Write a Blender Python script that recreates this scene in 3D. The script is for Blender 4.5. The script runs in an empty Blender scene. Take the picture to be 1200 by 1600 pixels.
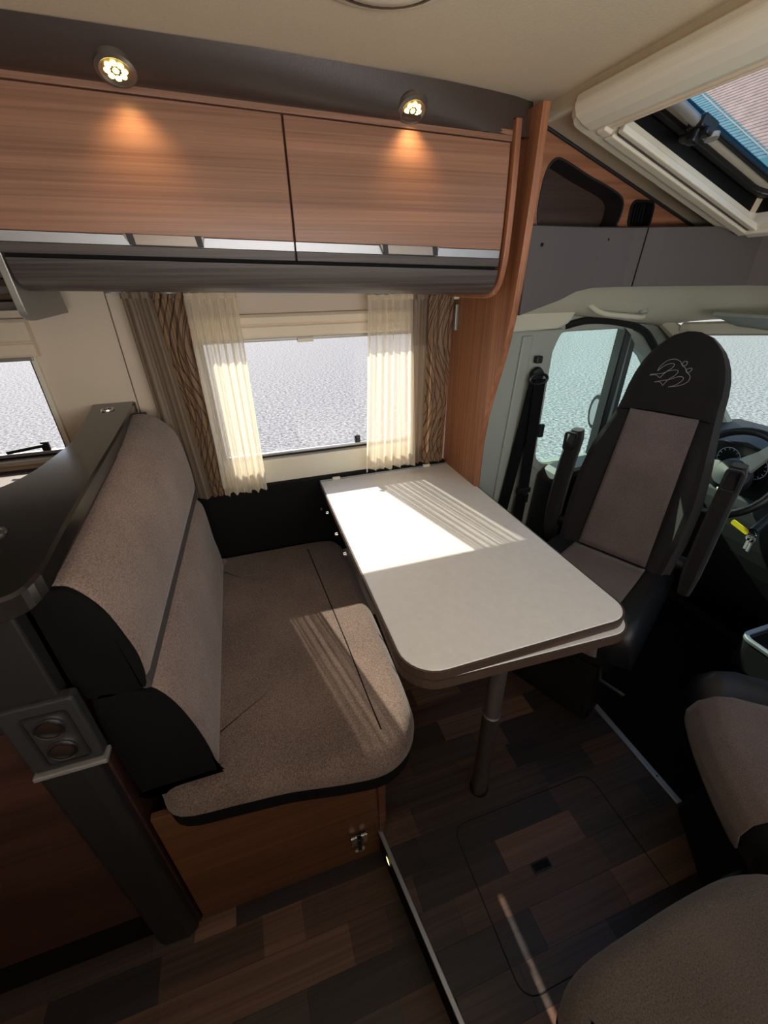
import bpy, bmesh, math, random
from mathutils import Vector, Matrix, Euler
random.seed(4)
PI = math.pi
C = bpy.context.scene.collection
S = bpy.context.scene

# ------------------------------------------------------------------ camera, sky, sun, exposure
yaw, pitch, roll = math.radians(17.50), math.radians(29.04), math.radians(-1.006)
F = Vector((math.sin(yaw)*math.cos(pitch), math.cos(yaw)*math.cos(pitch), -math.sin(pitch)))
r0 = Vector((math.cos(yaw), -math.sin(yaw), 0)); u0 = r0.cross(F)
RT = r0*math.cos(roll) + u0*math.sin(roll); UP = RT.cross(F)
cam = bpy.data.cameras.new('camera'); camo = bpy.data.objects.new('camera', cam); C.objects.link(camo)
cam.sensor_fit = 'VERTICAL'; cam.sensor_height = 36; cam.sensor_width = 27; cam.lens = 650/1600*36
cam.clip_start = 0.01; cam.clip_end = 500
M = Matrix.Identity(4)
for i in range(3):
    M[i][0] = RT[i]; M[i][1] = UP[i]; M[i][2] = -F[i]
M[2][3] = 1.33
camo.matrix_world = M
S.camera = camo

w = bpy.data.worlds.new('sky'); S.world = w; w.use_nodes = True
nt = w.node_tree; bg = nt.nodes['Background']
sky = nt.nodes.new('ShaderNodeTexSky'); sky.sky_type = 'NISHITA'; sky.sun_disc = False
sky.sun_elevation = math.radians(37); sky.sun_rotation = math.radians(-13)
nt.links.new(sky.outputs[0], bg.inputs[0]); bg.inputs[1].default_value = 0.32
sun = bpy.data.lights.new('sun', 'SUN'); suno = bpy.data.objects.new('sun', sun); C.objects.link(suno)
sun.energy = 9.5; sun.angle = math.radians(0.53); sun.color = (1.0, 0.92, 0.74)
suno.rotation_euler = Vector((0.30, -1.284, -1.0)).to_track_quat('-Z', 'Y').to_euler()
suno.location = (-3, 12, 10)
def fill_lamp(name, loc, target, sx, sy, power, col):       # added fill lamp behind the camera, aimed up; the wall there has no window
    l = bpy.data.lights.new(name, 'AREA'); l.shape = 'RECTANGLE'; l.size = sx; l.size_y = sy; l.energy = power; l.color = col
    o = bpy.data.objects.new(name, l); C.objects.link(o); o.location = loc
    o.rotation_euler = (Vector(target) - Vector(loc)).to_track_quat('-Z', 'Y').to_euler()
fill_lamp('interior_fill', (0.30, -0.60, 1.22), (0.35, 0.7, 2.7), 1.2, 0.4, 25, (1.0, 0.98, 0.96))
S.view_settings.view_transform = 'Standard'; S.view_settings.look = 'None'
S.view_settings.exposure = 0.0; S.view_settings.gamma = 1.0; S.view_settings.use_curve_mapping = False
S.cycles.max_bounces = 10; S.cycles.transparent_max_bounces = 16; S.cycles.diffuse_bounces = 6
S.cycles.use_denoising = True; S.cycles.sample_clamp_indirect = 4.0; S.cycles.caustics_reflective = False
S.cycles.caustics_refractive = False

# ------------------------------------------------------------------ materials
def srgb(c):
    return tuple(((v/255)/12.92 if v/255 <= 0.04045 else ((v/255+0.055)/1.055)**2.4) for v in c) + (1,)
def new_mat(name):
    m = bpy.data.materials.new(name); m.use_nodes = True
    return m, m.node_tree, m.node_tree.nodes['Principled BSDF']
def plain(name, c, rough=0.5, metal=0.0, spec=0.5, bump=0.0, bscale=200, vary=0.0):
    m, t, b = new_mat(name)
    b.inputs['Base Color'].default_value = srgb(c); b.inputs['Roughness'].default_value = rough
    b.inputs['Metallic'].default_value = metal; b.inputs['Specular IOR Level'].default_value = spec
    if bump or vary:
        tc = t.nodes.new('ShaderNodeTexCoord'); n = t.nodes.new('ShaderNodeTexNoise'); n.inputs['Scale'].default_value = bscale
        n.inputs['Detail'].default_value = 3
        t.links.new(tc.outputs['Object'], n.inputs['Vector'])
        if bump:
            bp = t.nodes.new('ShaderNodeBump'); bp.inputs['Strength'].default_value = bump; bp.inputs['Distance'].default_value = 0.002
            t.links.new(n.outputs[0], bp.inputs['Height']); t.links.new(bp.outputs[0], b.inputs['Normal'])
        if vary:
            mx = t.nodes.new('ShaderNodeMix'); mx.data_type = 'RGBA'
            mx.inputs[6].default_value = srgb([v*(1-vary) for v in c]); mx.inputs[7].default_value = srgb([min(255, v*(1+vary)) for v in c])
            t.links.new(n.outputs[0], mx.inputs[0]); t.links.new(mx.outputs[2], b.inputs['Base Color'])
    return m
def wood(name, dark, light, axis='x', rough=0.4, fine=90, spec=0.4, objrand=0.0, lo=0.35, hi=0.68):
    m, t, b = new_mat(name); L = t.links.new
    tc = t.nodes.new('ShaderNodeTexCoord'); mp = t.nodes.new('ShaderNodeMapping')
    sc = {'x': (1.6, fine, fine), 'y': (fine, 1.6, fine), 'z': (fine, fine, 1.6)}[axis]
    mp.inputs['Scale'].default_value = sc
    L(tc.outputs['Object'], mp.inputs['Vector'])
    n1 = t.nodes.new('ShaderNodeTexNoise'); n1.inputs['Scale'].default_value = 1; n1.inputs['Detail'].default_value = 4; n1.inputs['Distortion'].default_value = 0.5
    L(mp.outputs[0], n1.inputs['Vector'])
    mp2 = t.nodes.new('ShaderNodeMapping'); mp2.inputs['Scale'].default_value = [v*0.16 if v > 3 else 0.8 for v in sc]
    L(tc.outputs['Object'], mp2.inputs['Vector'])
    n2 = t.nodes.new('ShaderNodeTexNoise'); n2.inputs['Scale'].default_value = 1; n2.inputs['Detail'].default_value = 2
    L(mp2.outputs[0], n2.inputs['Vector'])
    ad = t.nodes.new('ShaderNodeMath'); ad.operation = 'MULTIPLY_ADD'; ad.inputs[1].default_value = 0.55
    h = t.nodes.new('ShaderNodeMath'); h.operation = 'MULTIPLY'; h.inputs[1].default_value = 0.45
    L(n2.outputs[0], h.inputs[0]); L(n1.outputs[0], ad.inputs[0]); L(h.outputs[0], ad.inputs[2])
    cr = t.nodes.new('ShaderNodeValToRGB'); cr.color_ramp.elements[0].position = lo; cr.color_ramp.elements[1].position = hi
    cr.color_ramp.elements[0].color = srgb(dark); cr.color_ramp.elements[1].color = srgb(light)
    L(ad.outputs[0], cr.inputs[0])
    out = cr.outputs[0]
    if objrand:
        oi = t.nodes.new('ShaderNodeObjectInfo'); hs = t.nodes.new('ShaderNodeHueSaturation')
        mr = t.nodes.new('ShaderNodeMapRange'); mr.inputs[3].default_value = 1-objrand; mr.inputs[4].default_value = 1+objrand
        L(oi.outputs['Random'], mr.inputs[0]); L(mr.outputs[0], hs.inputs['Value']); L(out, hs.inputs['Color']); out = hs.outputs[0]
    L(out, b.inputs['Base Color'])
    bp = t.nodes.new('ShaderNodeBump'); bp.inputs['Strength'].default_value = 0.15; bp.inputs['Distance'].default_value = 0.001
    L(n1.outputs[0], bp.inputs['Height']); L(bp.outputs[0], b.inputs['Normal'])
    b.inputs['Roughness'].default_value = rough; b.inputs['Specular IOR Level'].default_value = spec
    return m
def fabric(name, dark, light, scale=420, rough=0.95, sheen=0.25, stretch=(1, 1, 1)):
    m, t, b = new_mat(name); L = t.links.new
    tc = t.nodes.new('ShaderNodeTexCoord'); mp = t.nodes.new('ShaderNodeMapping'); mp.inputs['Scale'].default_value = stretch
    L(tc.outputs['Object'], mp.inputs['Vector'])
    n = t.nodes.new('ShaderNodeTexNoise'); n.inputs['Scale'].default_value = scale; n.inputs['Detail'].default_value = 2
    L(mp.outputs[0], n.inputs['Vector'])
    n2 = t.nodes.new('ShaderNodeTexNoise'); n2.inputs['Scale'].default_value = 7; n2.inputs['Detail'].default_value = 3
    L(tc.outputs['Object'], n2.inputs['Vector'])
    a = t.nodes.new('ShaderNodeMath'); a.operation = 'MULTIPLY_ADD'; a.inputs[1].default_value = 0.3
    L(n2.outputs[0], a.inputs[0])
    s = t.nodes.new('ShaderNodeMath'); s.operation = 'MULTIPLY'; s.inputs[1].default_value = 0.7
    L(n.outputs[0], s.inputs[0]); L(s.outputs[0], a.inputs[2])
    cr = t.nodes.new('ShaderNodeValToRGB'); cr.color_ramp.elements[0].position = 0.33; cr.color_ramp.elements[1].position = 0.67
    cr.color_ramp.elements[0].color = srgb(dark); cr.color_ramp.elements[1].color = srgb(light)
    L(a.outputs[0], cr.inputs[0]); L(cr.outputs[0], b.inputs['Base Color'])
    bp = t.nodes.new('ShaderNodeBump'); bp.inputs['Strength'].default_value = 0.4; bp.inputs['Distance'].default_value = 0.0015
    L(n.outputs[0], bp.inputs['Height']); L(bp.outputs[0], b.inputs['Normal'])
    b.inputs['Roughness'].default_value = rough; b.inputs['Specular IOR Level'].default_value = 0.15
    b.inputs['Sheen Weight'].default_value = sheen
    return m
def glass(name, tint, refl=0.06):
    m, t, b = new_mat(name); t.nodes.remove(b); L = t.links.new
    o = t.nodes['Material Output']; tr = t.nodes.new('ShaderNodeBsdfTransparent'); tr.inputs[0].default_value = tint + (1,)
    gl = t.nodes.new('ShaderNodeBsdfGlossy'); gl.inputs['Roughness'].default_value = 0.02
    lw = t.nodes.new('ShaderNodeLayerWeight'); lw.inputs[0].default_value = 0.5
    pw = t.nodes.new('ShaderNodeMath'); pw.operation = 'POWER'; pw.inputs[1].default_value = 5; L(lw.outputs['Facing'], pw.inputs[0])
    ma = t.nodes.new('ShaderNodeMath'); ma.operation = 'MULTIPLY_ADD'; ma.inputs[1].default_value = 0.6; ma.inputs[2].default_value = 0.035; L(pw.outputs[0], ma.inputs[0])
    mx = t.nodes.new('ShaderNodeMixShader'); L(ma.outputs[0], mx.inputs[0]); L(tr.outputs[0], mx.inputs[1]); L(gl.outputs[0], mx.inputs[2]); L(mx.outputs[0], o.inputs[0])
    return m
def sheer(name, col, trans):
    m, t, b = new_mat(name); t.nodes.remove(b); L = t.links.new
    o = t.nodes['Material Output']
    d = t.nodes.new('ShaderNodeBsdfDiffuse'); d.inputs[0].default_value = srgb(col)
    tl = t.nodes.new('ShaderNodeBsdfTranslucent'); tl.inputs[0].default_value = srgb(col)
    tp = t.nodes.new('ShaderNodeBsdfTransparent')
    a = t.nodes.new('ShaderNodeMixShader'); a.inputs[0].default_value = 0.5; L(d.outputs[0], a.inputs[1]); L(tl.outputs[0], a.inputs[2])
    lw = t.nodes.new('ShaderNodeLayerWeight'); lw.inputs[0].default_value = 0.5
    mr = t.nodes.new('ShaderNodeMapRange'); mr.inputs[1].default_value = 0.0; mr.inputs[1].default_value = 0.10; mr.inputs[2].default_value = 0.62; mr.inputs[3].default_value = 1-trans; mr.inputs[4].default_value = 0.97
    L(lw.outputs['Facing'], mr.inputs[0])
    f = t.nodes.new('ShaderNodeMixShader'); L(mr.outputs[0], f.inputs[0]); L(tp.outputs[0], f.inputs[1]); L(a.outputs[0], f.inputs[2]); L(f.outputs[0], o.inputs[0])
    return m
def drape(name, base, line=None, transl=0.25):
    m, t, b = new_mat(name); L = t.links.new; o = t.nodes['Material Output']
    b.inputs['Roughness'].default_value = 0.55; b.inputs['Base Color'].default_value = srgb(base); b.inputs['Sheen Weight'].default_value = 0.2
    tl = t.nodes.new('ShaderNodeBsdfTranslucent'); tl.inputs[0].default_value = srgb(base)
    mx = t.nodes.new('ShaderNodeMixShader'); mx.inputs[0].default_value = transl
    L(b.outputs[0], mx.inputs[1]); L(tl.outputs[0], mx.inputs[2]); L(mx.outputs[0], o.inputs[0])
    if line:                                                    # printed leaf outlines: thin dark bands of two bent waves
        tc = t.nodes.new('ShaderNodeTexCoord'); fac = None; sp = t.nodes.new('ShaderNodeSeparateXYZ'); L(tc.outputs['Object'], sp.inputs[0])
        def mth(op, a, b_=None, c_=None):
            n = t.nodes.new('ShaderNodeMath'); n.operation = op
            for k, v in enumerate((a, b_, c_)):
                if v is None: continue
                if isinstance(v, (int, float)): n.inputs[k].default_value = v
                else: L(v, n.inputs[k])
            return n.outputs[0]
        for amp, kz, ph, sp_ in ((0.026, 17, 0.3, 62), (-0.030, 14, 1.1, 55)):
            sn = mth('SINE', mth('MULTIPLY_ADD', sp.outputs[2], kz, ph))
            xx = mth('MULTIPLY_ADD', sn, amp, sp.outputs[0])
            fr = mth('FRACT', mth('MULTIPLY', xx, sp_))
            g = mth('LESS_THAN', mth('ABSOLUTE', mth('SUBTRACT', fr, 0.5)), 0.075)
            fac = g if fac is None else mth('MAXIMUM', fac, g)
        cm = t.nodes.new('ShaderNodeMix'); cm.data_type = 'RGBA'; cm.inputs[6].default_value = srgb(base); cm.inputs[7].default_value = srgb(line)
        L(fac, cm.inputs[0]); L(cm.outputs[2], b.inputs['Base Color']); L(cm.outputs[2], tl.inputs[0])
    return m
def emit(name, c, s):
    m, t, b = new_mat(name); b.inputs['Base Color'].default_value = srgb(c)
    b.inputs['Emission Color'].default_value = srgb(c); b.inputs['Emission Strength'].default_value = s
    return m

M_wood_h = wood('walnut_horizontal', (118, 83, 66), (168, 125, 102), 'x', 0.38, 190, lo=0.30, hi=0.70)
M_wood_v = wood('walnut_vertical', (126, 80, 56), (184, 126, 92), 'z', 0.42, 110)
M_wood_y = wood('walnut_side', (118, 76, 54), (172, 120, 90), 'x', 0.42, 90)
M_wood_red = wood('mahogany_panel', (50, 31, 26), (80, 50, 41), 'x', 0.5, 80)
M_wood_bench = wood('bench_panel_wood', (86, 55, 38), (126, 84, 60), 'x', 0.45, 80)
M_dark_h = wood('smoked_oak', (52, 45, 42), (98, 90, 86), 'x', 0.42, 150)
M_pelmet = plain('pelmet_dark_brown', (66, 55, 50), 0.42, bump=0.1, bscale=300)
M_post = plain('dark_post', (31, 29, 29), 0.55)
M_counter = plain('black_slate_laminate', (30, 27, 26), 0.16, spec=0.5, vary=0.25, bscale=14)
M_black = plain('black_matt', (14, 13, 13), 0.75, spec=0.2)
M_blackfab = fabric('black_upholstery', (9, 9, 10), (17, 16, 17), 500, sheen=0.0)
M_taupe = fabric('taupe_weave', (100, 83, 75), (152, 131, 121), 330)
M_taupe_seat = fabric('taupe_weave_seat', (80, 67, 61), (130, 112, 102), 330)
M_seatgrey = fabric('cab_seat_grey_weave', (88, 78, 76), (124, 110, 107), 520)
M_seatdark = fabric('cab_seat_dark_cloth', (20, 17, 17), (32, 28, 28), 520, sheen=0.18)
M_seatdark.node_tree.nodes['Principled BSDF'].inputs['Roughness'].default_value = 0.80
M_seatdark.node_tree.nodes['Principled BSDF'].inputs['Specular IOR Level'].default_value = 0.2
M_leather = plain('black_leatherette', (26, 27, 30), 0.38, bump=0.15, bscale=400)
M_thread = plain('pale_thread', (150, 148, 146), 0.6)
M_white_lam = plain('cream_table_laminate', (224, 222, 217), 0.32, spec=0.4, bump=0.03, bscale=60, vary=0.03)
M_edge = plain('table_edge_brown', (72, 57, 48), 0.4)
M_ceil = plain('ceiling_cream_cloth', (208, 194, 168), 0.9, bump=0.25, bscale=260, vary=0.04)
M_wall = plain('wall_beige', (214, 198, 178), 0.75, bump=0.08, bscale=200)
M_cream = plain('cream_plastic', (226, 219, 200), 0.45)
M_cassette = plain('blind_cassette_cream', (222, 206, 182), 0.5)
M_header = plain('grey_lining_board', (86, 80, 78), 0.75, bump=0.1, bscale=500)
M_cabgrey = plain('cab_grey_green_plastic', (150, 155, 146), 0.5, bump=0.05, bscale=400)
M_headliner = plain('cab_headliner', (196, 194, 176), 0.85, bump=0.1, bscale=300)
M_alu = plain('brushed_aluminium', (176, 178, 182), 0.46, 0.85)
M_handle = plain('grey_handle_metal', (140, 132, 126), 0.35, 0.8)
M_chrome = plain('chrome', (210, 210, 210), 0.15, 1.0)
M_silver = plain('silver_lacquer', (150, 148, 142), 0.4, 0.4)
M_legtube = plain('table_leg_grey', (112, 106, 102), 0.35, 0.6)
M_rubber = plain('black_rubber', (12, 12, 13), 0.45)
M_cabplastic = plain('cab_black_plastic', (22, 23, 25), 0.5, bump=0.1, bscale=500)
M_mat = fabric('cab_floor_mat', (8, 9, 11), (16, 17, 20), 300, sheen=0.0)
M_socket = plain('socket_panel_grey', (48, 47, 48), 0.45)
M_planks = [wood('plank_%s' % n, a, b_, 'x', 0.42, 120, objrand=0.15) for n, a, b_ in
            (('umber', (60, 46, 40), (96, 74, 64)), ('charcoal', (35, 31, 32), (56, 50, 50)), ('chestnut', (78, 60, 50), (120, 92, 78)),
             ('smoke', (50, 43, 41), (78, 67, 62)))]
M_groove = plain('hatch_joint_black', (10, 9, 9), 0.8)
M_glass = glass('clear_acrylic', (0.93, 0.93, 0.94))
M_glass_cab = glass('tinted_cab_glass', (0.80, 0.93, 0.89))
M_sheer = sheer('sheer_cream', (248, 238, 218), 0.44)
M_drape = drape('drape_taupe_satin', (122, 104, 86), None, 0.12)
M_pattern = drape('drape_printed_bronze', (142, 110, 78), (58, 38, 26), 0.30)
M_led = emit('downlight_led', (255, 226, 120), 7)
M_amber = emit('lens_amber_glow', (255, 212, 105), 2.4)
M_ledcool = emit('under_cabinet_led', (255, 246, 225), 9)
M_ledstep = emit('step_light_led', (240, 230, 150), 2.5)
M_yellow = plain('yellow_tag', (220, 205, 40), 0.5)
M_blue_rim = glass('blue_acrylic_rim', (0.55, 0.86, 1.0))
M_sticker = plain('white_sticker', (205, 208, 206), 0.5)
M_key = plain('key_nickel', (190, 192, 194), 0.4, 0.3)
M_dial = plain('dial_print', (150, 156, 162), 0.5)

# ------------------------------------------------------------------ mesh helpers
def box(x0, x1, y0, y1, z0, z1):
    V = [(x, y, z) for x in (x0, x1) for y in (y0, y1) for z in (z0, z1)]
    return V, [(0, 1, 3, 2), (4, 6, 7, 5), (0, 4, 5, 1), (2, 3, 7, 6), (0, 2, 6, 4), (1, 5, 7, 3)]
def prism(pts, axis, a, b):
    f = {'x': lambda p, t: (t, p[0], p[1]), 'y': lambda p, t: (p[0], t, p[1]), 'z': lambda p, t: (p[0], p[1], t)}[axis]
    n = len(pts); V = [f(p, a) for p in pts] + [f(p, b) for p in pts]
    return V, [tuple(range(n))[::-1], tuple(range(n, 2*n))] + [(i, (i+1) % n, n+(i+1) % n, n+i) for i in range(n)]
def loft(rings, cap=True, closed=True):
    n = len(rings[0]); V = [tuple(p) for r in rings for p in r]; Fc = []
    for k in range(len(rings)-1):
        for i in range(n if closed else n-1):
            j = (i+1) % n; Fc.append((k*n+i, k*n+j, (k+1)*n+j, (k+1)*n+i))
    if cap: Fc += [tuple(range(n))[::-1], tuple(range((len(rings)-1)*n, len(rings)*n))]
    return V, Fc
def tube(pts, r, n=8, closed=False):
    P = [Vector(p) for p in pts]; rings = []; prev = None
    for i, p in enumerate(P):
        if closed: d = P[(i+1) % len(P)] - P[i-1]
        else: d = P[min(i+1, len(P)-1)] - P[max(i-1, 0)]
        d.normalize()
        if prev is None:
            a = Vector((0, 0, 1)) if abs(d.z) < 0.9 else Vector((1, 0, 0)); u = d.cross(a).normalized()
        else: u = (prev - d*prev.dot(d)).normalized()
        prev = u; v = d.cross(u); rr = r[i] if isinstance(r, (list, tuple)) else r
        rings.append([p + u*rr*math.cos(2*PI*k/n) + v*rr*math.sin(2*PI*k/n) for k in range(n)])
    if closed: rings.append(rings[0]); return loft(rings, cap=False)
    return loft(rings)
def lathe(prof, n=24, centre=(0, 0, 0), axis=Vector((0, 0, 1))):
    q = Vector((0, 0, 1)).rotation_difference(Vector(axis).normalized()); c = Vector(centre)
    return loft([[c + q @ Vector((r*math.cos(2*PI*k/n), r*math.sin(2*PI*k/n), z)) for k in range(n)] for r, z in prof])
def grid(fn, nu, nv):
    V = [tuple(fn(i/nu, j/nv)) for i in range(nu+1) for j in range(nv+1)]
    return V, [(i*(nv+1)+j, (i+1)*(nv+1)+j, (i+1)*(nv+1)+j+1, i*(nv+1)+j+1) for i in range(nu) for j in range(nv)]
def join(*ms):
    V, Fc = [], []
    for v, f in ms:
        o = len(V); V += list(v); Fc += [tuple(i+o for i in q) for q in f]
    return V, Fc
def xf(m, mat): return [tuple(mat @ Vector(p)) for p in m[0]], m[1]
def rrect(x0, x1, y0, y1, r, n=5):
    rs = r if isinstance(r, (list, tuple)) else [r]*4; pts = []
    for (cx, cy, a0), q in zip(((x1, y1, 0), (x0, y1, 90), (x0, y0, 180), (x1, y0, 270)), rs):
        sx = -1 if cx == x1 else 1; sy = -1 if cy == y1 else 1
        if q <= 0: pts.append((cx, cy)); continue
        for k in range(n+1):
            a = math.radians(a0 + 90*k/n); pts.append((cx+sx*q+q*math.cos(a), cy+sy*q+q*math.sin(a)))
    return pts
def inset(pts, d):
    n = len(pts); out = []
    ar = sum(pts[i][0]*pts[(i+1) % n][1]-pts[(i+1) % n][0]*pts[i][1] for i in range(n))
    s = 1 if ar > 0 else -1
    for i in range(n):
        p = Vector(pts[i-1]); q = Vector(pts[i]); r = Vector(pts[(i+1) % n])
        a = (q-p).normalized(); b = (r-q).normalized(); na = Vector((-a.y, a.x))*s; nb = Vector((-b.y, b.x))*s
        m = (na+nb); m = m.normalized() if m.length > 1e-6 else na
        k = d/max(0.5, m.dot(na)); out.append((q.x+m.x*k, q.y+m.y*k))
    return out
def smooth_pts(pts, n=6, closed=False):
    P = [Vector(p) for p in pts]; out = []; N = len(P)
    for i in range(N if closed else N-1):
        g = lambda k: P[k % N] if closed else P[min(max(k, 0), N-1)]
        a, b, c, d = g(i-1), g(i), g(i+1), g(i+2)
        for k in range(n):
            t = k/n
            out.append(0.5*((2*b)+(c-a)*t+(2*a-5*b+4*c-d)*t*t+(3*b-a-3*c+d)*t**3))
    if not closed: out.append(P[-1])
    return [tuple(p) for p in out]
def ss(a, b, x):
    t = min(1, max(0, (x-a)/(b-a))); return t*t*(3-2*t)

def obj(name, m, mat, parent=None, smooth=False, bevel=0.0, seg=2, label=None, fill=False):
    me = bpy.data.meshes.new(name); me.from_pydata([tuple(v) for v in m[0]], [], m[1])
    bm = bmesh.new(); bm.from_mesh(me); bmesh.ops.recalc_face_normals(bm, faces=bm.faces)
    if fill: bmesh.ops.triangulate(bm, faces=[f for f in bm.faces if len(f.verts) > 4], ngon_method='BEAUTY')
    bm.to_mesh(me); bm.free()
    me.materials.append(mat)
    if smooth:
        for p in me.polygons: p.use_smooth = True
        me.set_sharp_from_angle(angle=math.radians(40))
    o = bpy.data.objects.new(name, me); C.objects.link(o)
    if parent: o.parent = parent
    if bevel:
        b = o.modifiers.new('bevel', 'BEVEL'); b.width = bevel; b.segments = seg; b.limit_method = 'ANGLE'; b.angle_limit = math.radians(35)
    if label: o['label'] = label
    return o
def tag(o, label, cat, group=None, kind=None):
    o['label'] = label; o['category'] = cat
    if group: o['group'] = group
    if kind: o['kind'] = kind
    return o
def struct(o): o['kind'] = 'structure'; return o
def thing(name, label, cat, loc=(0, 0, 0), rotz=0.0, group=None):
    o = bpy.data.objects.new(name, None); o.empty_display_size = 0.05; C.objects.link(o); o.location = loc; o.rotation_euler = (0, 0, rotz)
    return tag(o, label, cat, group)
def cut(o, *ms):                                                 # real openings: subtract solids and keep the result
    for m in ms:
        c = obj('cutter', m, M_black)
        b = o.modifiers.new('cut', 'BOOLEAN'); b.operation = 'DIFFERENCE'; b.object = c; b.solver = 'EXACT'
        bpy.context.view_layer.update()
        me = bpy.data.meshes.new_from_object(o.evaluated_get(bpy.context.evaluated_depsgraph_get()))
        o.modifiers.remove(b); old = o.data; o.data = me; bpy.data.meshes.remove(old)
        cm = c.data; bpy.data.objects.remove(c); bpy.data.meshes.remove(cm)
    return o
def ring_prism(outer, inner, axis, a, b):                        # frame between two outlines of the same point count
    n = len(outer); f = {'x': lambda p, t: (t, p[0], p[1]), 'y': lambda p, t: (p[0], t, p[1]), 'z': lambda p, t: (p[0], p[1], t)}[axis]
    return loft([[f(p, a) for p in outer], [f(p, b) for p in outer], [f(p, b) for p in inner], [f(p, a) for p in inner], [f(p, a) for p in outer]], cap=False)

YW = 1.385; ZC = 1.67; ZL = -0.11
# ------------------------------------------------------------------ the ground and the house outside
m, t, b = new_mat('pale_gravel'); L = t.links.new
tc = t.nodes.new('ShaderNodeTexCoord'); n1 = t.nodes.new('ShaderNodeTexNoise'); n1.inputs['Scale'].default_value = 17; n1.inputs['Detail'].default_value = 8; n1.inputs['Roughness'].default_value = 0.75
L(tc.outputs['Object'], n1.inputs['Vector']); cr = t.nodes.new('ShaderNodeValToRGB')
cr.color_ramp.elements[0].position = 0.40; cr.color_ramp.elements[0].color = srgb((66, 65, 68)); cr.color_ramp.elements[1].position = 0.60; cr.color_ramp.elements[1].color = srgb((172, 171, 175))
L(n1.outputs[0], cr.inputs[0]); L(cr.outputs[0], b.inputs['Base Color']); b.inputs['Roughness'].default_value = 0.9
struct(obj('ground', grid(lambda u, v: (-120+240*u, -120+240*v, -1.0), 4, 4), m))

# ------------------------------------------------------------------ floors and their planks
def planks(floor, x0f, x1, y0, y1, z, rowh, skip=None):
    y = y0; r = 0
    while y < y1-0.01:
        yb = min(y+rowh, y1); x0 = x0f(y+rowh*0.6); x = x0 - random.uniform(0, 0.25)
        while x < x1:
            ln = random.choice((0.10, 0.17, 0.24, 0.34, 0.42)); a = max(x, x0); e = min(x+ln, x1)
            if e-a > 0.02 and not (skip and skip(a, e, y, yb)):
                o = obj('plank', box(a+0.00025, e-0.00025, y+0.00025, yb-0.00025, z-0.003, z+random.uniform(0, 0.0002)), random.choice(M_planks), floor)
            x += ln
        y = yb; r += 1
M_sub = plain('sub_floor_brown', (34, 28, 26), 0.6)
def stepx(y): return 0.152 + (0.572-y)*0.1488
fl = struct(obj('floor', prism([(0.152, 1.385), (0.152, 0.572), (0.152+0.62*0.1488+0.085, -0.62), (1.0, -0.62), (1.0, 1.385)], 'z', ZL-0.001, -0.003), M_sub))
planks(fl, lambda y: stepx(min(y, 0.572)), 1.0, -0.30, 1.385, 0.0, 0.074, lambda a, e, y, yb: a > 0.62 and yb < 0.05)
fl2 = struct(obj('floor', box(-1.6, 0.30, -0.62, 1.385, ZL-0.02, ZL-0.003), M_sub))
planks(fl2, lambda y: -1.2, 0.275, -0.30, 0.575, ZL, 0.082)
struct(obj('floor', box(1.0, 2.05, -0.62, 1.3, ZL-0.02, -0.012), M_cabplastic))
tag(obj('floor_mat', prism(rrect(1.004, 1.75, -0.45, 1.18, 0.04), 'z', -0.012, -0.002), M_mat, bevel=0.003), 'black carpet mat covering the cab floor between the cab seats', 'mat')

# ------------------------------------------------------------------ walls
wb = obj('wall_back', box(-1.6, 0.72, YW, YW+0.04, ZL, ZC), M_wall); struct(wb)
WIN = rrect(-0.13, 0.60, 0.795, 1.225, 0.03)
WIN2 = rrect(-1.15, -0.515, 0.885, 1.20, 0.03)
cut(wb, prism(WIN, 'y', YW-0.1, YW+0.2), prism(WIN2, 'y', YW-0.1, YW+0.2))
obj('panel_joint', box(-0.3155, -0.3125, YW-0.0012, YW+0.001, 0.9, 1.66), plain('joint_brown', (120, 104, 88), 0.7), wb)
obj('corner_strip', box(-0.312, -0.268, YW-0.006, YW+0.001, 0.72, 1.40), M_wall, wb, bevel=0.002)
wl = struct(obj('wall_left', box(-1.64, -1.6, -0.66, YW+0.04, ZL, ZC), M_wall))
wf = obj('wall_front', box(-1.64, 1.0, -0.66, -0.62, ZL, ZC), M_wall); struct(wf)   # the wall behind the camera
cl = obj('ceiling', box(-1.64, 0.745, -0.66, YW+0.04, ZC, ZC+0.03), M_ceil); struct(cl)
cut(cl, prism(rrect(-1.05, -0.65, -0.1, 0.3, 0.03), 'z', ZC-0.1, ZC+0.2))                # roof vent

struct(obj('wall_back', box(0.72, 1.80, YW, YW+0.04, 1.215, ZC+0.03), M_cabgrey))
struct(obj('trim_2', box(0.704, 1.50, 1.282, YW, 1.215, 1.235), M_cabgrey))
struct(obj('wall_front', box(1.76, 1.80, -0.66, YW+0.04, 1.20, ZC), M_cabgrey))

# dark board under the window
wp = tag(obj('wall_panel', box(-0.30, 0.68, YW-0.024, YW-0.001, 0.40, 0.722), M_black, bevel=0.003), 'black padded board on the wall below the dinette window', 'wall panel')
for x, z in ((0.186, 0.60),):
    obj('knob', lathe([(0.0, 0), (0.007, 0), (0.008, 0.004), (0.005, 0.010), (0.0, 0.011)], 12, (x, YW-0.024, z), (0, -1, 0)), M_chrome, wp, True, label='small chrome knob')

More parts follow.
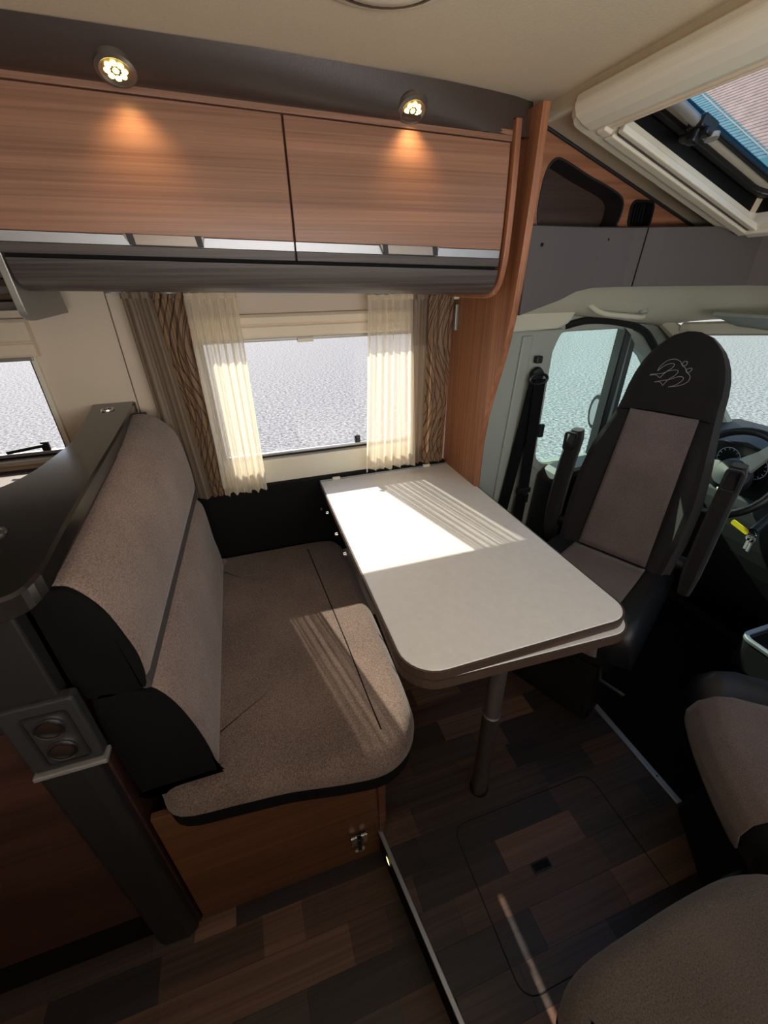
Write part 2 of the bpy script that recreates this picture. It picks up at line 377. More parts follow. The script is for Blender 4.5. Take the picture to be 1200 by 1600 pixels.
def window(name, outline, zlo, zhi, x0, x1, cass0, cass1, latchx, tabx, latch_dir=1):
    w_ = struct(obj(name, ring_prism(outline, inset(outline, 0.012), 'y', YW-0.012, YW+0.036), M_cream))
    i1 = inset(outline, 0.012)
    obj('rubber_seal', ring_prism(i1, inset(i1, 0.012), 'y', YW+0.012, YW+0.036), M_rubber, w_)
    obj('pane', box(x0+0.012, x1-0.012, YW+0.024, YW+0.028, zlo+0.01, zhi-0.01), M_glass, w_)
    obj('silver_bar', box(x0+0.024, x1-0.024, YW+0.004, YW+0.016, zlo+0.020, zlo+0.030), M_alu, w_, bevel=0.003)
    prof = [(YW-0.001, cass0), (YW-0.022, cass0), (YW-0.026, cass0+0.006), (YW-0.026, cass0+0.030), (YW-0.021, cass0+0.034), (YW-0.028, cass0+0.040), (YW-0.030, cass1-0.008), (YW-0.024, cass1), (YW-0.001, cass1)]
    obj('blind_cassette', prism(prof, 'x', x0-0.012, x1+0.012), M_cassette, w_, bevel=0.001)
    obj('blind_bar', box(x0+0.005, x1-0.005, YW-0.016, YW-0.004, cass0-0.010, cass0), M_silver, w_, bevel=0.002)
    lt = obj('window_latch', box(latchx-0.010, latchx+0.010, YW+0.006, YW+0.018, zlo+0.025, zlo+0.055), M_rubber, w_, bevel=0.003)
    obj('latch_lever', tube([(latchx, YW+0.006, zlo+0.045), (latchx-0.006*latch_dir, YW-0.010, zlo+0.048), (latchx-0.085 if latch_dir > 1 else latchx-0.012, YW-0.014, zlo+0.040)], 0.005, 6), M_rubber, lt, True)
    if tabx: obj('blind_tab', box(tabx-0.025, tabx+0.025, YW-0.024, YW-0.014, cass0-0.016, cass0-0.004), M_cream, w_, bevel=0.003)
    return w_
w1 = window('window_1', WIN, 0.795, 1.225, -0.13, 0.60, 1.188, 1.252, 0.345, 0.19)
obj('sill_strip', box(-0.15, 0.62, YW-0.008, YW-0.0005, 0.722, 0.795), M_cream, w1, bevel=0.002)
w2 = window('window_2', WIN2, 0.885, 1.20, -1.15, -0.515, 1.172, 1.262, -0.585, None, 2)

# ------------------------------------------------------------------ step edge, threshold, hatch
t_ = thing('step_edge', 'long aluminium nosing along the step between upper and lower floor', 'step edge')
def strip(x0, y0, x1, y1, wd, z0, z1):
    d = Vector((x1-x0, y1-y0)); n = Vector((-d.y, d.x)).normalized()*wd
    return prism([(x0, y0), (x1, y1), (x1+n.x, y1+n.y), (x0+n.x, y0+n.y)], 'z', z0, z1)
obj('nosing', strip(0.152, 0.572, 0.252, -0.10, -0.011, -0.003, 0.004), M_alu, t_, bevel=0.0015)
obj('riser', strip(0.149, 0.572, 0.249, -0.10, -0.004, ZL, -0.004), M_black, t_)
obj('ribbed_rail', join(*[strip(0.1495+0.055-0.003, 0.20, 0.2475, -0.10, 0.003, -0.030+k*0.008, -0.026+k*0.008) for k in range(3)],
    strip(0.1495+0.018, 0.44, 0.2475, -0.10, 0.002, -0.034, -0.006)), M_alu, t_)
s_ = thing('step_light', 'tiny oval yellow courtesy light in the step riser by the bench', 'lamp')
obj('lens', lathe([(0, 0), (0.010, 0), (0.010, 0.003), (0, 0.004)], 14, (0.154, 0.500, -0.032), (-1, -0.1, 0)), M_ledstep, s_, True)
obj('bezel', lathe([(0.010, 0), (0.014, 0), (0.013, 0.003), (0.010, 0.003)], 14, (0.154, 0.500, -0.032), (-1, -0.1, 0)), M_silver, s_, True)
th = thing('threshold_strip', 'narrow aluminium strip where plank floor meets the black cab mat', 'threshold strip')
obj('strip', box(0.978, 1.000, 0.352, 0.70, -0.002, 0.005), M_alu, th, bevel=0.003)
obj('screw', lathe([(0, 0), (0.003, 0), (0.002, 0.0012), (0, 0.0014)], 8, (0.989, 0.43, 0.005)), M_black, th)
hs = thing('floor_hatch', 'plank floor hatch outlined by a thin joint with a black pull', 'hatch')
ho = rrect(0.342, 0.80, 0.165, 0.505, 0.035)
obj('joint', ring_prism(ho, inset(ho, 0.0022), 'z', 0.0, 0.0012), M_groove, hs)
pull = obj('hatch_pull', ring_prism(rrect(0.495, 0.548, 0.342, 0.366, 0.004), inset(rrect(0.495, 0.548, 0.342, 0.366, 0.004), 0.004), 'z', 0.0, 0.0025), M_rubber, hs)
obj('recess', prism(rrect(0.498, 0.545, 0.345, 0.363, 0.003), 'z', 0.0, 0.0010), M_black, pull)

# ------------------------------------------------------------------ bench: box, seat cushion, back cushion
bb = thing('bench_box', 'brown wooden seat box under the long dinette bench', 'bench box')
obj('front_panel', box(-0.33, 0.158, 0.560, 0.576, ZL, 0.385), M_wood_bench, bb, bevel=0.002)
obj('edge_batten', box(0.146, 0.166, 0.554, 0.560, 0.004, 0.385), M_wood_bench, bb, bevel=0.002)
obj('side_panel', box(0.142, 0.158, 0.576, YW-0.03, 0.0, 0.385), M_wood_bench, bb)
la = obj('latch', join(box(0.068, 0.108, 0.553, 0.560, 0.012, 0.030), box(0.082, 0.094, 0.550, 0.560, -0.045, 0.010)), M_rubber, bb, bevel=0.002)
for dx in (0.066, 0.094):
    obj('chrome_clip', join(*[box(dx+k*0.0042, dx+k*0.0042+0.0026, 0.546, 0.554, 0.002, 0.034) for k in range(4)], box(dx, dx+0.0155, 0.550, 0.554, 0.0, 0.036)), M_chrome, la)
obj('latch_foot', box(0.074, 0.102, 0.552, 0.560, -0.056, -0.046), M_silver, la, bevel=0.002)

BO = smooth_pts([(-0.24, 1.35), (-0.285, 1.31), (-0.30, 1.20), (-0.30, 0.65), (-0.292, 0.565), (-0.255, 0.518), (-0.15, 0.505), (-0.05, 0.495), (0.06, 0.475), (0.14, 0.468), (0.195, 0.490), (0.230, 0.535), (0.245, 0.60), (0.249, 0.80), (0.248, 1.0), (0.246, 1.22), (0.235, 1.31), (0.18, 1.35), (0.0, 1.355)], 4, True)
def cushion(name, outline, z0, z1, z2, label, cat, top_mat, side_mat, spine):
    r = thing(name, label, cat)
    obj('cushion_border', loft([[(x, y, z0) for x, y in inset(outline, 0.02)], [(x, y, z0+0.008) for x, y in inset(outline, 0.003)], [(x, y, z1) for x, y in outline], [(x, y, z1+0.002) for x, y in inset(outline, 0.004)]]), side_mat, r, True, label='black side border')
    h = z2-z1
    rings = [[(x, y, z1+h*math.sin(a)) for x, y in inset(outline, 0.034*(1-math.cos(a)))] for a in [PI/2*k/6 for k in range(7)]]
    (ax_, ay_), (bx_, by_) = spine; last = rings[-1]                # close the top towards a line along the middle
    def near(x, y): return min(max(x, ax_), bx_), min(max(y, ay_), by_)
    for f in (0.75, 0.45, 0.15, 0.0):
        rings.append([(near(x, y)[0]+(x-near(x, y)[0])*f, near(x, y)[1]+(y-near(x, y)[1])*f, z2) for x, y, z in last])
    ct_ = obj('cushion_top', loft(rings, cap=False), top_mat, r, True)
    for p in ct_.data.polygons:
        if abs(p.normal.z) > 0.998: p.use_smooth = False
    return r
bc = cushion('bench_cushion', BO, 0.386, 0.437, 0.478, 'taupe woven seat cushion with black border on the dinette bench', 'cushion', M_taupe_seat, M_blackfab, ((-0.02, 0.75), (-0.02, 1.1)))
obj('seam', tube([(0.155, 0.54, 0.4782), (0.150, 0.62, 0.4785), (0.142, 0.8, 0.4785), (0.130, 1.0, 0.4785), (0.112, 1.29, 0.4785)], 0.0016, 6), M_blackfab, bc, label='dark seam line')

bk = thing('back_cushion', 'tall taupe backrest cushion standing along the back of the bench', 'cushion')
def backprof(y):
    f = (y-0.56)/0.75; dx = 0.030*f; top = 0.975+0.048*f
    up = [(-0.325, 0.76), (-0.332, 0.90), (-0.330, top-0.025), (-0.318, top-0.003), (-0.298, top), (-0.275+dx*.4, top-0.010), (-0.250+dx, top-0.055), (-0.236+dx, top-0.12), (-0.231+dx, 0.81), (-0.234+dx*.8, 0.765), (-0.246+dx*.5, 0.752)]
    lo = [(-0.320, 0.756), (-0.246+dx*.5, 0.748), (-0.222+dx*.8, 0.726), (-0.203+dx*.4, 0.675), (-0.188, 0.60), (-0.180, 0.53), (-0.180, 0.475), (-0.190, 0.483), (-0.30, 0.483), (-0.32, 0.50)]
    return up, lo
for nm, idx in (('upper_cushion', 0), ('lower_cushion', 1)):
    rings = []
    ys = [0.560, 0.566, 0.580] + [0.60+0.68*k/10 for k in range(11)] + [1.295, 1.308]
    for y in ys:
        p = smooth_pts(backprof(y)[idx], 4, True)
        if y < 0.575 or y > 1.29:
            k = {0.560: 0.010, 0.566: 0.004, 1.295: 0.004, 1.308: 0.012}[y]
            p = inset(p, k)
        rings.append([(x, y, z) for x, z in p])
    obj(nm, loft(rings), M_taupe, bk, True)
    e = inset(smooth_pts(backprof(0.56)[idx], 4, True), 0.003)
    obj('end_cap', loft([[(x, 0.572, z) for x, z in e], [(x, 0.558, z) for x, z in e], [(x, 0.555, z) for x, z in inset(e, 0.006)]]), M_blackfab, bk, True, label='black fabric end cap')
def beam(y, s): 
    f = (y-0.56)/0.75; return (-0.231+0.024*f+0.006*s, y, 0.752)
obj('webbing_band', loft([[(-0.246+0.026*f, 0.566+0.74*f, 0.742), (-0.2335+0.026*f, 0.566+0.74*f, 0.744), (-0.2335+0.026*f, 0.566+0.74*f, 0.768), (-0.246+0.026*f, 0.566+0.74*f, 0.770)] for f in (0, .25, .5, .75, 1)]), plain('webbing_grey', (70, 66, 65), 0.8), bk, label='dark grey webbing between the two rolls')

# ------------------------------------------------------------------ dinette table
tb = thing('dinette_table', 'cream topped dinette table with brown edge and folding leaf underneath', 'table')
to = rrect(0.188, 0.697, 0.462, 1.356, [0.006, 0.006, 0.075, 0.055], 8)
obj('tabletop', loft([[(x, y, z) for x, y in inset(to, i)] for z, i in ((0.690, 0.004), (0.7085, 0.004), (0.710, 0.0055))]), M_white_lam, tb)
obj('edge_band', ring_prism(to, inset(to, 0.0042), 'z', 0.6895, 0.7087), M_edge, tb, label='dark brown edge band')
R_ = Matrix.Translation((0.20, 0.48, 0)) @ Matrix.Rotation(math.radians(-2.2), 4, 'Z') @ Matrix.Translation((-0.20, -0.48, 0))
lo_ = [tuple((R_ @ Vector((x, y, 0)))[:2]) for x, y in rrect(0.186, 0.695, 0.464, 1.20, [0.006, 0.006, 0.075, 0.055], 8)]
leaf = obj('fold_leaf', loft([[(x, y, z) for x, y in inset(lo_, i)] for z, i in ((0.667, 0.004), (0.685, 0.004), (0.6865, 0.0055))]), M_white_lam, tb, label='cream swivel leaf turned slightly under the top')
obj('leaf_edge_band', ring_prism(lo_, inset(lo_, 0.0042), 'z', 0.664, 0.6852), M_edge, leaf)
obj('under_frame', box(0.25, 0.63, 0.60, 1.15, 0.640, 0.666), M_edge, tb)
obj('slide_plate', box(0.28, 0.60, 0.62, 1.1, 0.684, 0.6895), M_legtube, tb)
obj('leg', lathe([(0.023, 0.004), (0.023, 0.345), (0.0245, 0.347), (0.0245, 0.352), (0.0215, 0.355), (0.0205, 0.357), (0.0205, 0.64)], 24, (0.462, 0.572, 0)), M_legtube, tb, True)
obj('leg_foot', lathe([(0.027, 0), (0.027, 0.010), (0.023, 0.014)], 24, (0.462, 0.572, 0)), M_rubber, tb, True)
obj('wall_rail', box(0.19, 0.69, YW-0.030, YW-0.024, 0.682, 0.712), M_alu, tb, bevel=0.001)
for x in (0.25, 0.60): obj('rail_hook', box(x-0.014, x+0.014, YW-0.034, YW-0.024, 0.700, 0.718), M_cream, tb, bevel=0.002)
for y in (1.20, 1.06, 0.95): obj('hinge_knob', lathe([(0, 0), (0.006, 0), (0.005, 0.008), (0, 0.009)], 10, (0.186, y, 0.664), (-1, 0, 0)), M_chrome, tb, True)

# ------------------------------------------------------------------ kitchen unit behind the bench
ku = thing('kitchen_unit', 'dark kitchen unit end behind the bench with red brown panel', 'kitchen unit')
obj('carcass_side', box(-0.352, -0.338, 0.56, YW-0.002, ZL, 1.003), M_wood_red, ku)
obj('top_rail', box(-0.335, -0.296, 0.60, YW-0.012, 0.972, 1.003), M_wood_red, ku, label='red brown wooden rail under the worktop')
obj('front_apron', box(-1.25, -0.338, 0.535, 0.575, 0.75, 1.003), M_post, ku, bevel=0.004)
obj('front_panel', box(-1.25, -0.42, 0.548, 0.56, 0.055, 0.749), M_wood_red, ku, bevel=0.002, label='red brown front panel')
obj('plinth', box(-1.25, -0.42, 0.57, 0.58, ZL, 0.75), M_black, ku)
obj('post', prism([(-0.435, 0.585), (-0.435, 0.548), (-0.420, 0.537), (-0.365, 0.535), (-0.345, 0.545), (-0.340, 0.575), (-0.345, 0.585)], 'z', ZL, 0.76), M_post, ku, bevel=0.004, label='dark rounded corner post')
sp = obj('socket_panel', prism(rrect(-0.418, -0.318, 0.660, 0.806, 0.008), 'y', 0.524, 0.546), M_socket, ku, bevel=0.004, label='grey panel with two round sockets')
obj('socket_frame', ring_prism(rrect(-0.394, -0.332, 0.672, 0.786, 0.008), inset(rrect(-0.394, -0.332, 0.672, 0.786, 0.008), 0.004), 'y', 0.5215, 0.524), M_post, sp)
for z in (0.703, 0.755):
    obj('socket', lathe([(0, -0.010), (0.014, -0.010), (0.015, 0.004), (0.018, 0.005), (0.0185, 0.0), (0.018, -0.004)], 20, (-0.363, 0.5235, z), (0, -1, 0)), M_rubber, sp, True)
    obj('socket_rim', lathe([(0.0165, 0.004), (0.020, 0.005), (0.020, 0.001)], 20, (-0.363, 0.5235, z), (0, -1, 0)), M_chrome, sp, True)
obj('panel_lip', box(-0.420, -0.316, 0.518, 0.546, 0.649, 0.658), M_silver, sp, bevel=0.002)
KW = smooth_pts([(-0.318, 1.382), (-0.30, 1.10), (-0.282, 0.70), (-0.270, 0.52)], 4) + smooth_pts([(-0.270, 0.505), (-0.278, 0.470), (-0.305, 0.456), (-0.345, 0.453)], 4) + [(-1.25, 0.453), (-1.25, 0.755)] + smooth_pts([(-0.60, 0.755), (-0.50, 0.765), (-0.435, 0.80), (-0.405, 0.86), (-0.392, 0.95), (-0.388, 1.05), (-0.405, 1.2), (-0.43, 1.382)], 4)
wt = thing('worktop', 'glossy black kitchen worktop running from the wall behind the bench', 'worktop')
obj('slab', loft([[(x, y, z) for x, y in inset(KW, i)] for z, i in ((1.004, 0.004), (1.007, 0), (1.031, 0), (1.035, 0.004))]), M_counter, wt, bevel=0)
for x, y in ((-0.365, 0.625), (-0.372, 1.30)):
    obj('inset_ring', lathe([(0.012, 0.0), (0.017, 0.0), (0.0165, 0.003), (0.013, 0.003), (0.012, 0.001), (0, 0.0008)], 20, (x, y, 1.0352)), M_chrome, wt, True, label='chrome ring set flush in the worktop')
kc = thing('kitchen_counter', 'brown lower kitchen counter beneath the left window', 'counter')
obj('slab', box(-1.25, -0.44, 0.82, YW-0.002, 0.845, 0.87), M_wood_red, kc, bevel=0.003)
obj('base', box(-1.25, -0.46, 0.84, YW-0.002, ZL, 0.845), M_wood_red, kc)
hb = thing('hob_pan_support', 'chrome hob ring glimpsed at the left edge behind the worktop', 'hob')
obj('ring', tube([(-0.545+0.06*math.cos(a), 1.05+0.06*math.sin(a), 0.905) for a in [2*PI*k/20 for k in range(20)]], 0.006, 6, True), M_chrome, hb, True)
obj('plate', lathe([(0, 0), (0.075, 0), (0.075, 0.006), (0.03, 0.03), (0.0, 0.03)], 24, (-0.545, 1.05, 0.871)), M_chrome, hb, True)

# neighbouring hood and louvre left of the overhead cabinet
hd = thing('extractor_hood', 'silver curved end plate hanging left of the overhead cabinet', 'hood')
HP = smooth_pts([(1.030, 1.62), (1.040, 1.50), (1.062, 1.40), (1.072, 1.30), (1.085, 1.277), (1.110, 1.270)], 4) + [(1.317, 1.274), (1.303, 1.325), (1.303, 1.62)]
obj('end_plate', prism(HP, 'x', -0.402, -0.388), M_silver, hd, bevel=0.002)
obj('front_face', prism([(1.05, 1.62), (1.06, 1.52), (1.08, 1.40), (1.30, 1.40), (1.30, 1.62)], 'x', -1.2, -0.403), M_dark_h, hd)
for k in range(4):
    obj('louvre', box(-1.2, -0.403, 1.090+0.002*k, 1.30, 1.374-0.028*k, 1.390-0.028*k), M_dark_h, hd, bevel=0.003)

# ------------------------------------------------------------------ overhead cabinet
oc = thing('overhead_cabinet', 'long walnut overhead cabinet with two flap doors above the window', 'cabinet')
obj('body', box(-0.374, 0.640, 1.075, YW-0.001, 1.315, 1.606), M_wood_h, oc)
def skin(prof, x0, x1, th=0.016):
    back = [(y+th, z) for y, z in prof]
    return prism(prof + back[::-1], 'x', x0, x1)
obj('top_rail', skin([(1.047, 1.6025), (1.047, 1.622)], -0.386, 0.640), M_wood_h, oc, bevel=0.001)
obj('bottom_rail', prism(smooth_pts([(1.046, 1.358), (1.050, 1.340), (1.060, 1.320), (1.085, 1.306), (1.12, 1.303)], 4)+[(1.36, 1.303), (1.36, 1.314), (1.09, 1.320), (1.074, 1.335), (1.072, 1.358)], 'x', -0.378, 0.637), M_dark_h, oc, True, label='smoked dark bottom rail')
obj('shadow_gap', box(-0.38, 0.637, 1.060, 1.075, 1.352, 1.366), M_black, oc)
DZ = smooth_pts([(1.046, 1.600), (1.042, 1.52), (1.041, 1.44), (1.043, 1.400)], 5)
for x0, x1, hx in ((-0.385, 0.1415, -0.105), (0.1455, 0.636, 0.400)):
    d = obj('door', skin(DZ, x0, x1, 0.018), M_wood_h, oc, True, bevel=0.0012, label='walnut flap with silver line and dark lower band')
    obj('metal_strip', skin([(1.045, 1.399), (1.047, 1.383)], x0, x1, 0.012), M_alu, d)
    obj('lower_band', skin([(1.043, 1.382), (1.046, 1.365)], x0, x1, 0.016), M_dark_h, d, bevel=0.001)
    h = obj('handle', prism([(hx-0.072, 1.401), (hx+0.072, 1.401), (hx+0.066, 1.383), (hx-0.062, 1.383)], 'y', 1.036, 1.046), M_handle, d, bevel=0.001)
    for sx in (-0.060, 0.060): obj('handle_end', prism([(hx+sx-0.006, 1.401), (hx+sx+0.006, 1.401), (hx+sx+0.008, 1.383), (hx+sx-0.003, 1.383)], 'y', 1.0345, 1.037), M_post, h)
EP = smooth_pts([(1.036, 1.640), (1.030, 1.52), (1.030, 1.42), (1.034, 1.37), (1.050, 1.325), (1.080, 1.300), (1.12, 1.294)], 5)
obj('end_panel', prism(EP+[(1.384, 1.294), (1.384, 1.640)], 'x', 0.640, 0.654), M_wood_v, oc, bevel=0.002, label='walnut end panel with rounded lower corner')

# pelmet with two downlights
YO = [(-1.2, .952), (-.24, .967), (.10, .984), (.33, 1.007), (.47, 1.021), (.63, 1.05), (.70, 1.075)]
def tilt(x): return -0.009 + 0.0287*(0.64-x)
def lin(tab, x):
    for (a, p), (b, q) in zip(tab, tab[1:]):
        if x <= b: return p+(q-p)*(x-a)/(b-a)
    return tab[-1][1]
PR = []
for k in range(33):
    x = -1.2+1.9*k/32; zb = 1.612+tilt(max(x, -0.6)); o_ = lin(YO, x)
    PR.append([(x, 1.0462+(o_-1.0462)*t, zb+(1.6690-zb)*t**2.6) for t in (0, .2, .4, .55, .68, .8, .9, 1)] + [(x, 1.078, 1.6690), (x, 1.078, zb+0.004)])
tag(obj('pelmet', loft(PR), M_pelmet, None, True), 'dark brown pelmet board between ceiling and overhead cabinet', 'pelmet')
def descend(o):
    for c in list(bpy.data.objects):
        if c.parent == o: yield c; yield from descend(c)
for c in descend(oc):                                              # the cabinet hangs a touch higher at its left end
    if c.type == 'MESH':
        for v in c.data.vertices: v.co.z += tilt(v.co.x)
for c, ax, lab in (((-0.118, 1.010, 1.6315), Vector((0, -0.43, -0.9)), 'round downlight in the pelmet above the left walnut flap'), ((0.398, 1.028, 1.623), Vector((0, -0.54, -0.84)), 'round downlight in the pelmet above the right walnut flap')):
    c = Vector(c) - ax*0.0025
    dl = thing('downlight', lab, 'lamp', group='warm downlights in the pelmet')
    obj('bezel', lathe([(0.019, -0.004), (0.031, -0.004), (0.030, 0.004), (0.024, 0.0065), (0.020, 0.004)], 28, c, ax), M_handle, dl, True)
    lens = obj('lens', lathe([(0, 0.001), (0.0195, 0.001), (0.0195, 0.003), (0, 0.003)], 28, c, ax), M_amber, dl, True)
    q = Vector((0, 0, 1)).rotation_difference(ax.normalized())
    for k in range(9):
        rr, aa = ((0, 0) if k == 0 else (0.0125, 2*PI*k/8))
        p = c + q @ Vector((rr*math.cos(aa), rr*math.sin(aa), 0.003))
        obj('led', lathe([(0, 0), (0.0052, 0), (0.0048, 0.0016), (0, 0.002)], 10, p, ax), M_led, lens, True)
    l = bpy.data.lights.new('downlight_beam', 'SPOT'); l.energy = 1.2; l.color = (1, 0.62, 0.28); l.spot_size = math.radians(105); l.spot_blend = 0.9; l.shadow_soft_size = 0.012
    lo2 = bpy.data.objects.new('downlight_beam', l); C.objects.link(lo2); lo2.location = c + ax.normalized()*0.010; lo2.rotation_euler = Vector((0, 0.12, -1)).to_track_quat('-Z', 'Y').to_euler()
for x, y, lab in ((-0.262, 1.235, 'small spot under the cabinet nearest the silver hood'), (-0.145, 1.235, 'small spot under the cabinet above the dark curtain'), (0.395, 1.235, 'small spot under the cabinet above the right sheer curtain')):
    u = thing('under_cabinet_spot', lab, 'lamp', group='small spots under the overhead cabinet')
    obj('bezel', lathe([(0.013, 0), (0.019, 0), (0.018, 0.005), (0.013, 0.005)], 20, (x, y, 1.303+tilt(x)), (0, 0, -1)), M_silver, u, True)
    obj('lens', lathe([(0, 0), (0.013, 0), (0.013, 0.004), (0, 0.005)], 20, (x, y, 1.303+tilt(x)), (0, 0, -1)), M_ledcool, u, True)

# ------------------------------------------------------------------ partition beside the table
PP = smooth_pts([(1.012, 1.655), (1.016, 1.50), (1.022, 1.40), (1.034, 1.26), (1.060, 1.14), (1.095, 1.03), (1.118, 0.94), (1.130, 0.84), (1.132, 0.73)], 4) + [(1.132, 0.0), (1.384, 0.0), (1.384, 1.655)]
pt = thing('partition', 'tall walnut partition panel with curved front edge beside the table', 'partition')
obj('panel', prism(PP, 'x', 0.684, 0.703), M_wood_v, pt, bevel=0.002)
br = thing('curtain_bracket', 'small grey latch bracket on the partition by the patterned curtain', 'bracket')
obj('plate', box(0.674, 0.684, 1.335, 1.352, 1.185, 1.262), M_silver, br, bevel=0.002)
obj('screw', lathe([(0, 0), (0.003, 0), (0, 0.001)], 8, (0.674, 1.343, 1.252), (-1, 0, 0)), M_black, br)
obj('rail_end', box(0.660, 0.684, 1.335, 1.352, 1.276, 1.296), M_cream, br, bevel=0.002)

# ------------------------------------------------------------------ curtains
def curtain(name, x0, x1, z0, z1, y0, folds, amp, mat, label, xb0=None, xb1=None, seed=0, hem=0.0):
    rnd = random.Random(seed); ph = [rnd.uniform(0, 6.28) for _ in range(4)]
    xb0 = x0 if xb0 is None else xb0; xb1 = x1 if xb1 is None else xb1
    def f(u, v):
        z = (z1+0.004+tilt(x0+(x1-x0)*u)) + (z0-z1-0.004-tilt(x0+(x1-x0)*u))*v; a0 = x0+(x1-x0)*u; a1 = xb0+(xb1-xb0)*u; x = a0+(a1-a0)*v
        A = amp*(0.55+0.6*v); w_ = 2*PI*folds*u
        y = y0 + A*(math.sin(w_+ph[0]+0.5*math.sin(3*v+ph[1])) + 0.35*math.sin(2.3*w_+ph[2]+1.5*v)) 
        x += 0.35*A*math.cos(w_*1.0+ph[3])
        z += hem*v*math.sin(w_*0.7+ph[1])
        return (x, y, z)
    return obj(name, grid(f, 96, 26), mat, None, True)
def header_tape(c, x0, x1, y0, z, n, mat):
    z += 0.004+tilt((x0+x1)/2)
    obj('pleat_tape', loft([[(x0+(x1-x0)*k/24, y0-0.007-0.003*math.sin(2*PI*n*k/24), z-0.014), (x0+(x1-x0)*k/24, y0+0.007, z-0.014), (x0+(x1-x0)*k/24, y0+0.007, z), (x0+(x1-x0)*k/24, y0-0.007-0.003*math.sin(2*PI*n*k/24), z)] for k in range(25)]), mat, c, True)
    for k in range(n):
        x = x0+(x1-x0)*(k+0.5)/n
        obj('hook', tube([(x, y0, z), (x, y0, z+0.006)], 0.002, 6), M_cream, c)
YC = 1.326
c1 = curtain('drape', -0.268, -0.200, 0.720, 1.292, YC+0.006, 2.0, 0.008, M_drape, '', -0.252, -0.168, 1); tag(c1, 'taupe satin curtain hanging at the left of the dinette window', 'curtain')
header_tape(c1, -0.268, -0.200, YC+0.004, 1.295, 3, M_drape)
c2 = curtain('drape', -0.198, -0.122, 0.722, 1.292, YC+0.006, 2.5, 0.007, M_pattern, '', -0.170, -0.128, 2); tag(c2, 'bronze printed curtain tucked between taupe curtain and left sheer', 'curtain')
header_tape(c2, -0.198, -0.122, YC+0.004, 1.295, 3, M_pattern)
c3 = curtain('sheer_curtain', -0.120, 0.012, 0.722, 1.292, YC, 6, 0.007, M_sheer, '', -0.126, 0.010, 3, 0.004); tag(c3, 'cream sheer curtain on the left side of the dinette window', 'curtain', 'cream sheer curtains')
header_tape(c3, -0.120, 0.012, YC, 1.295, 5, M_sheer)
c4 = curtain('sheer_curtain', 0.378, 0.520, 0.738, 1.292, YC, 6, 0.008, M_sheer, '', 0.350, 0.535, 5, 0.004); tag(c4, 'cream sheer curtain on the right side above the table end', 'curtain', 'cream sheer curtains')
header_tape(c4, 0.378, 0.520, YC, 1.295, 5, M_sheer)
c5 = curtain('drape', 0.522, 0.586, 0.735, 1.292, YC+0.018, 1.6, 0.007, M_drape, '', 0.528, 0.578, 6); tag(c5, 'narrow taupe satin curtain between right sheer and printed curtain', 'curtain')
header_tape(c5, 0.522, 0.586, YC+0.020, 1.295, 2, M_drape)
c6 = curtain('drape', 0.580, 0.664, 0.735, 1.292, YC+0.004, 2.0, 0.006, M_pattern, '', 0.574, 0.655, 8); tag(c6, 'bronze printed curtain hanging against the walnut partition', 'curtain')
header_tape(c6, 0.580, 0.660, YC+0.010, 1.295, 3, M_pattern)
cr_ = thing('curtain_rail', 'slim white curtain rail under the overhead cabinet', 'curtain rail')
obj('rail', loft([[(x, YC-0.008, 1.300+tilt(x)), (x, YC+0.016, 1.300+tilt(x)), (x, YC+0.016, 1.3032+tilt(x)), (x, YC-0.008, 1.3032+tilt(x))] for x in (-0.27, 0.638)]), M_cream, cr_)

# ------------------------------------------------------------------ sloped cab ceiling with the roof hatch
SL = math.atan(0.344); ES = Vector((math.cos(SL), 0, -math.sin(SL))); EN = Vector((math.sin(SL), 0, math.cos(SL))); O = Vector((0.70, 0, 1.66))
SM = Matrix(((ES.x, 0, EN.x, O.x), (0, 1, 0, 0), (ES.z, 0, EN.z, O.z), (0, 0, 0, 1)))   # local (s, y, n)
def sl(m): return xf(m, SM)
sc_ = obj('ceiling', sl(box(0.035, 1.25, -0.66, YW+0.03, 0.0, 0.03)), M_ceil); struct(sc_)
cut(sc_, sl(prism(rrect(0.095, 0.610, -0.32, 0.93, 0.03), 'z', -0.1, 0.1)))
struct(obj('trim_1', prism([(0.742, -0.66), (0.760, -0.66), (0.760, YW), (0.742, YW)], 'z', 1.638, 1.669), M_cream, bevel=0.004))
ht = thing('roof_hatch', 'large open roof window with cream frame in the sloped cab ceiling', 'roof window')
OUT = rrect(0.030, 0.655, -0.42, 0.995, 0.045, 6); INN = rrect(0.105, 0.605, -0.31, 0.925, 0.015, 6)
fr = obj('frame', loft([[(x, y, z) for x, y in p] for p, z in ((OUT, 0.0), (inset(OUT, 0.001), -0.022), (inset(OUT, 0.010), -0.032), (inset(INN, -0.010), -0.032), (INN, -0.026), (INN, 0.0), (OUT, 0.0))], cap=False), M_cream, ht, True)
fr.data.transform(SM)
def hpart(name, m, mat, parent=ht, smooth=False, bevel=0.0, label=None): return obj(name, sl(m), mat, parent, smooth, bevel, label=label)
hpart('blind_cassette', ([(s, y, n) for y in (-0.41, 0.955) for s, n in ((0.024, -0.001), (0.024, -0.020), (0.036, -0.034), (0.060, -0.039), (0.082, -0.039), (0.095, -0.034), (0.099, -0.026), (0.093, -0.001))],
       [tuple(range(8))[::-1], tuple(range(8, 16))] + [(i, (i+1) % 8, 8+(i+1) % 8, 8+i) for i in range(8)]), M_cream, bevel=0.004, label='rounded cream blind cassette')
for s0 in (0.100, 0.107): hpart('blind_bar', box(s0, s0+0.006, -0.30, 0.925, -0.032, -0.022), M_cassette, bevel=0.002)
hpart('end_cap', box(0.095, 0.118, 0.925, 0.950, -0.038, -0.028), M_cream, bevel=0.003)
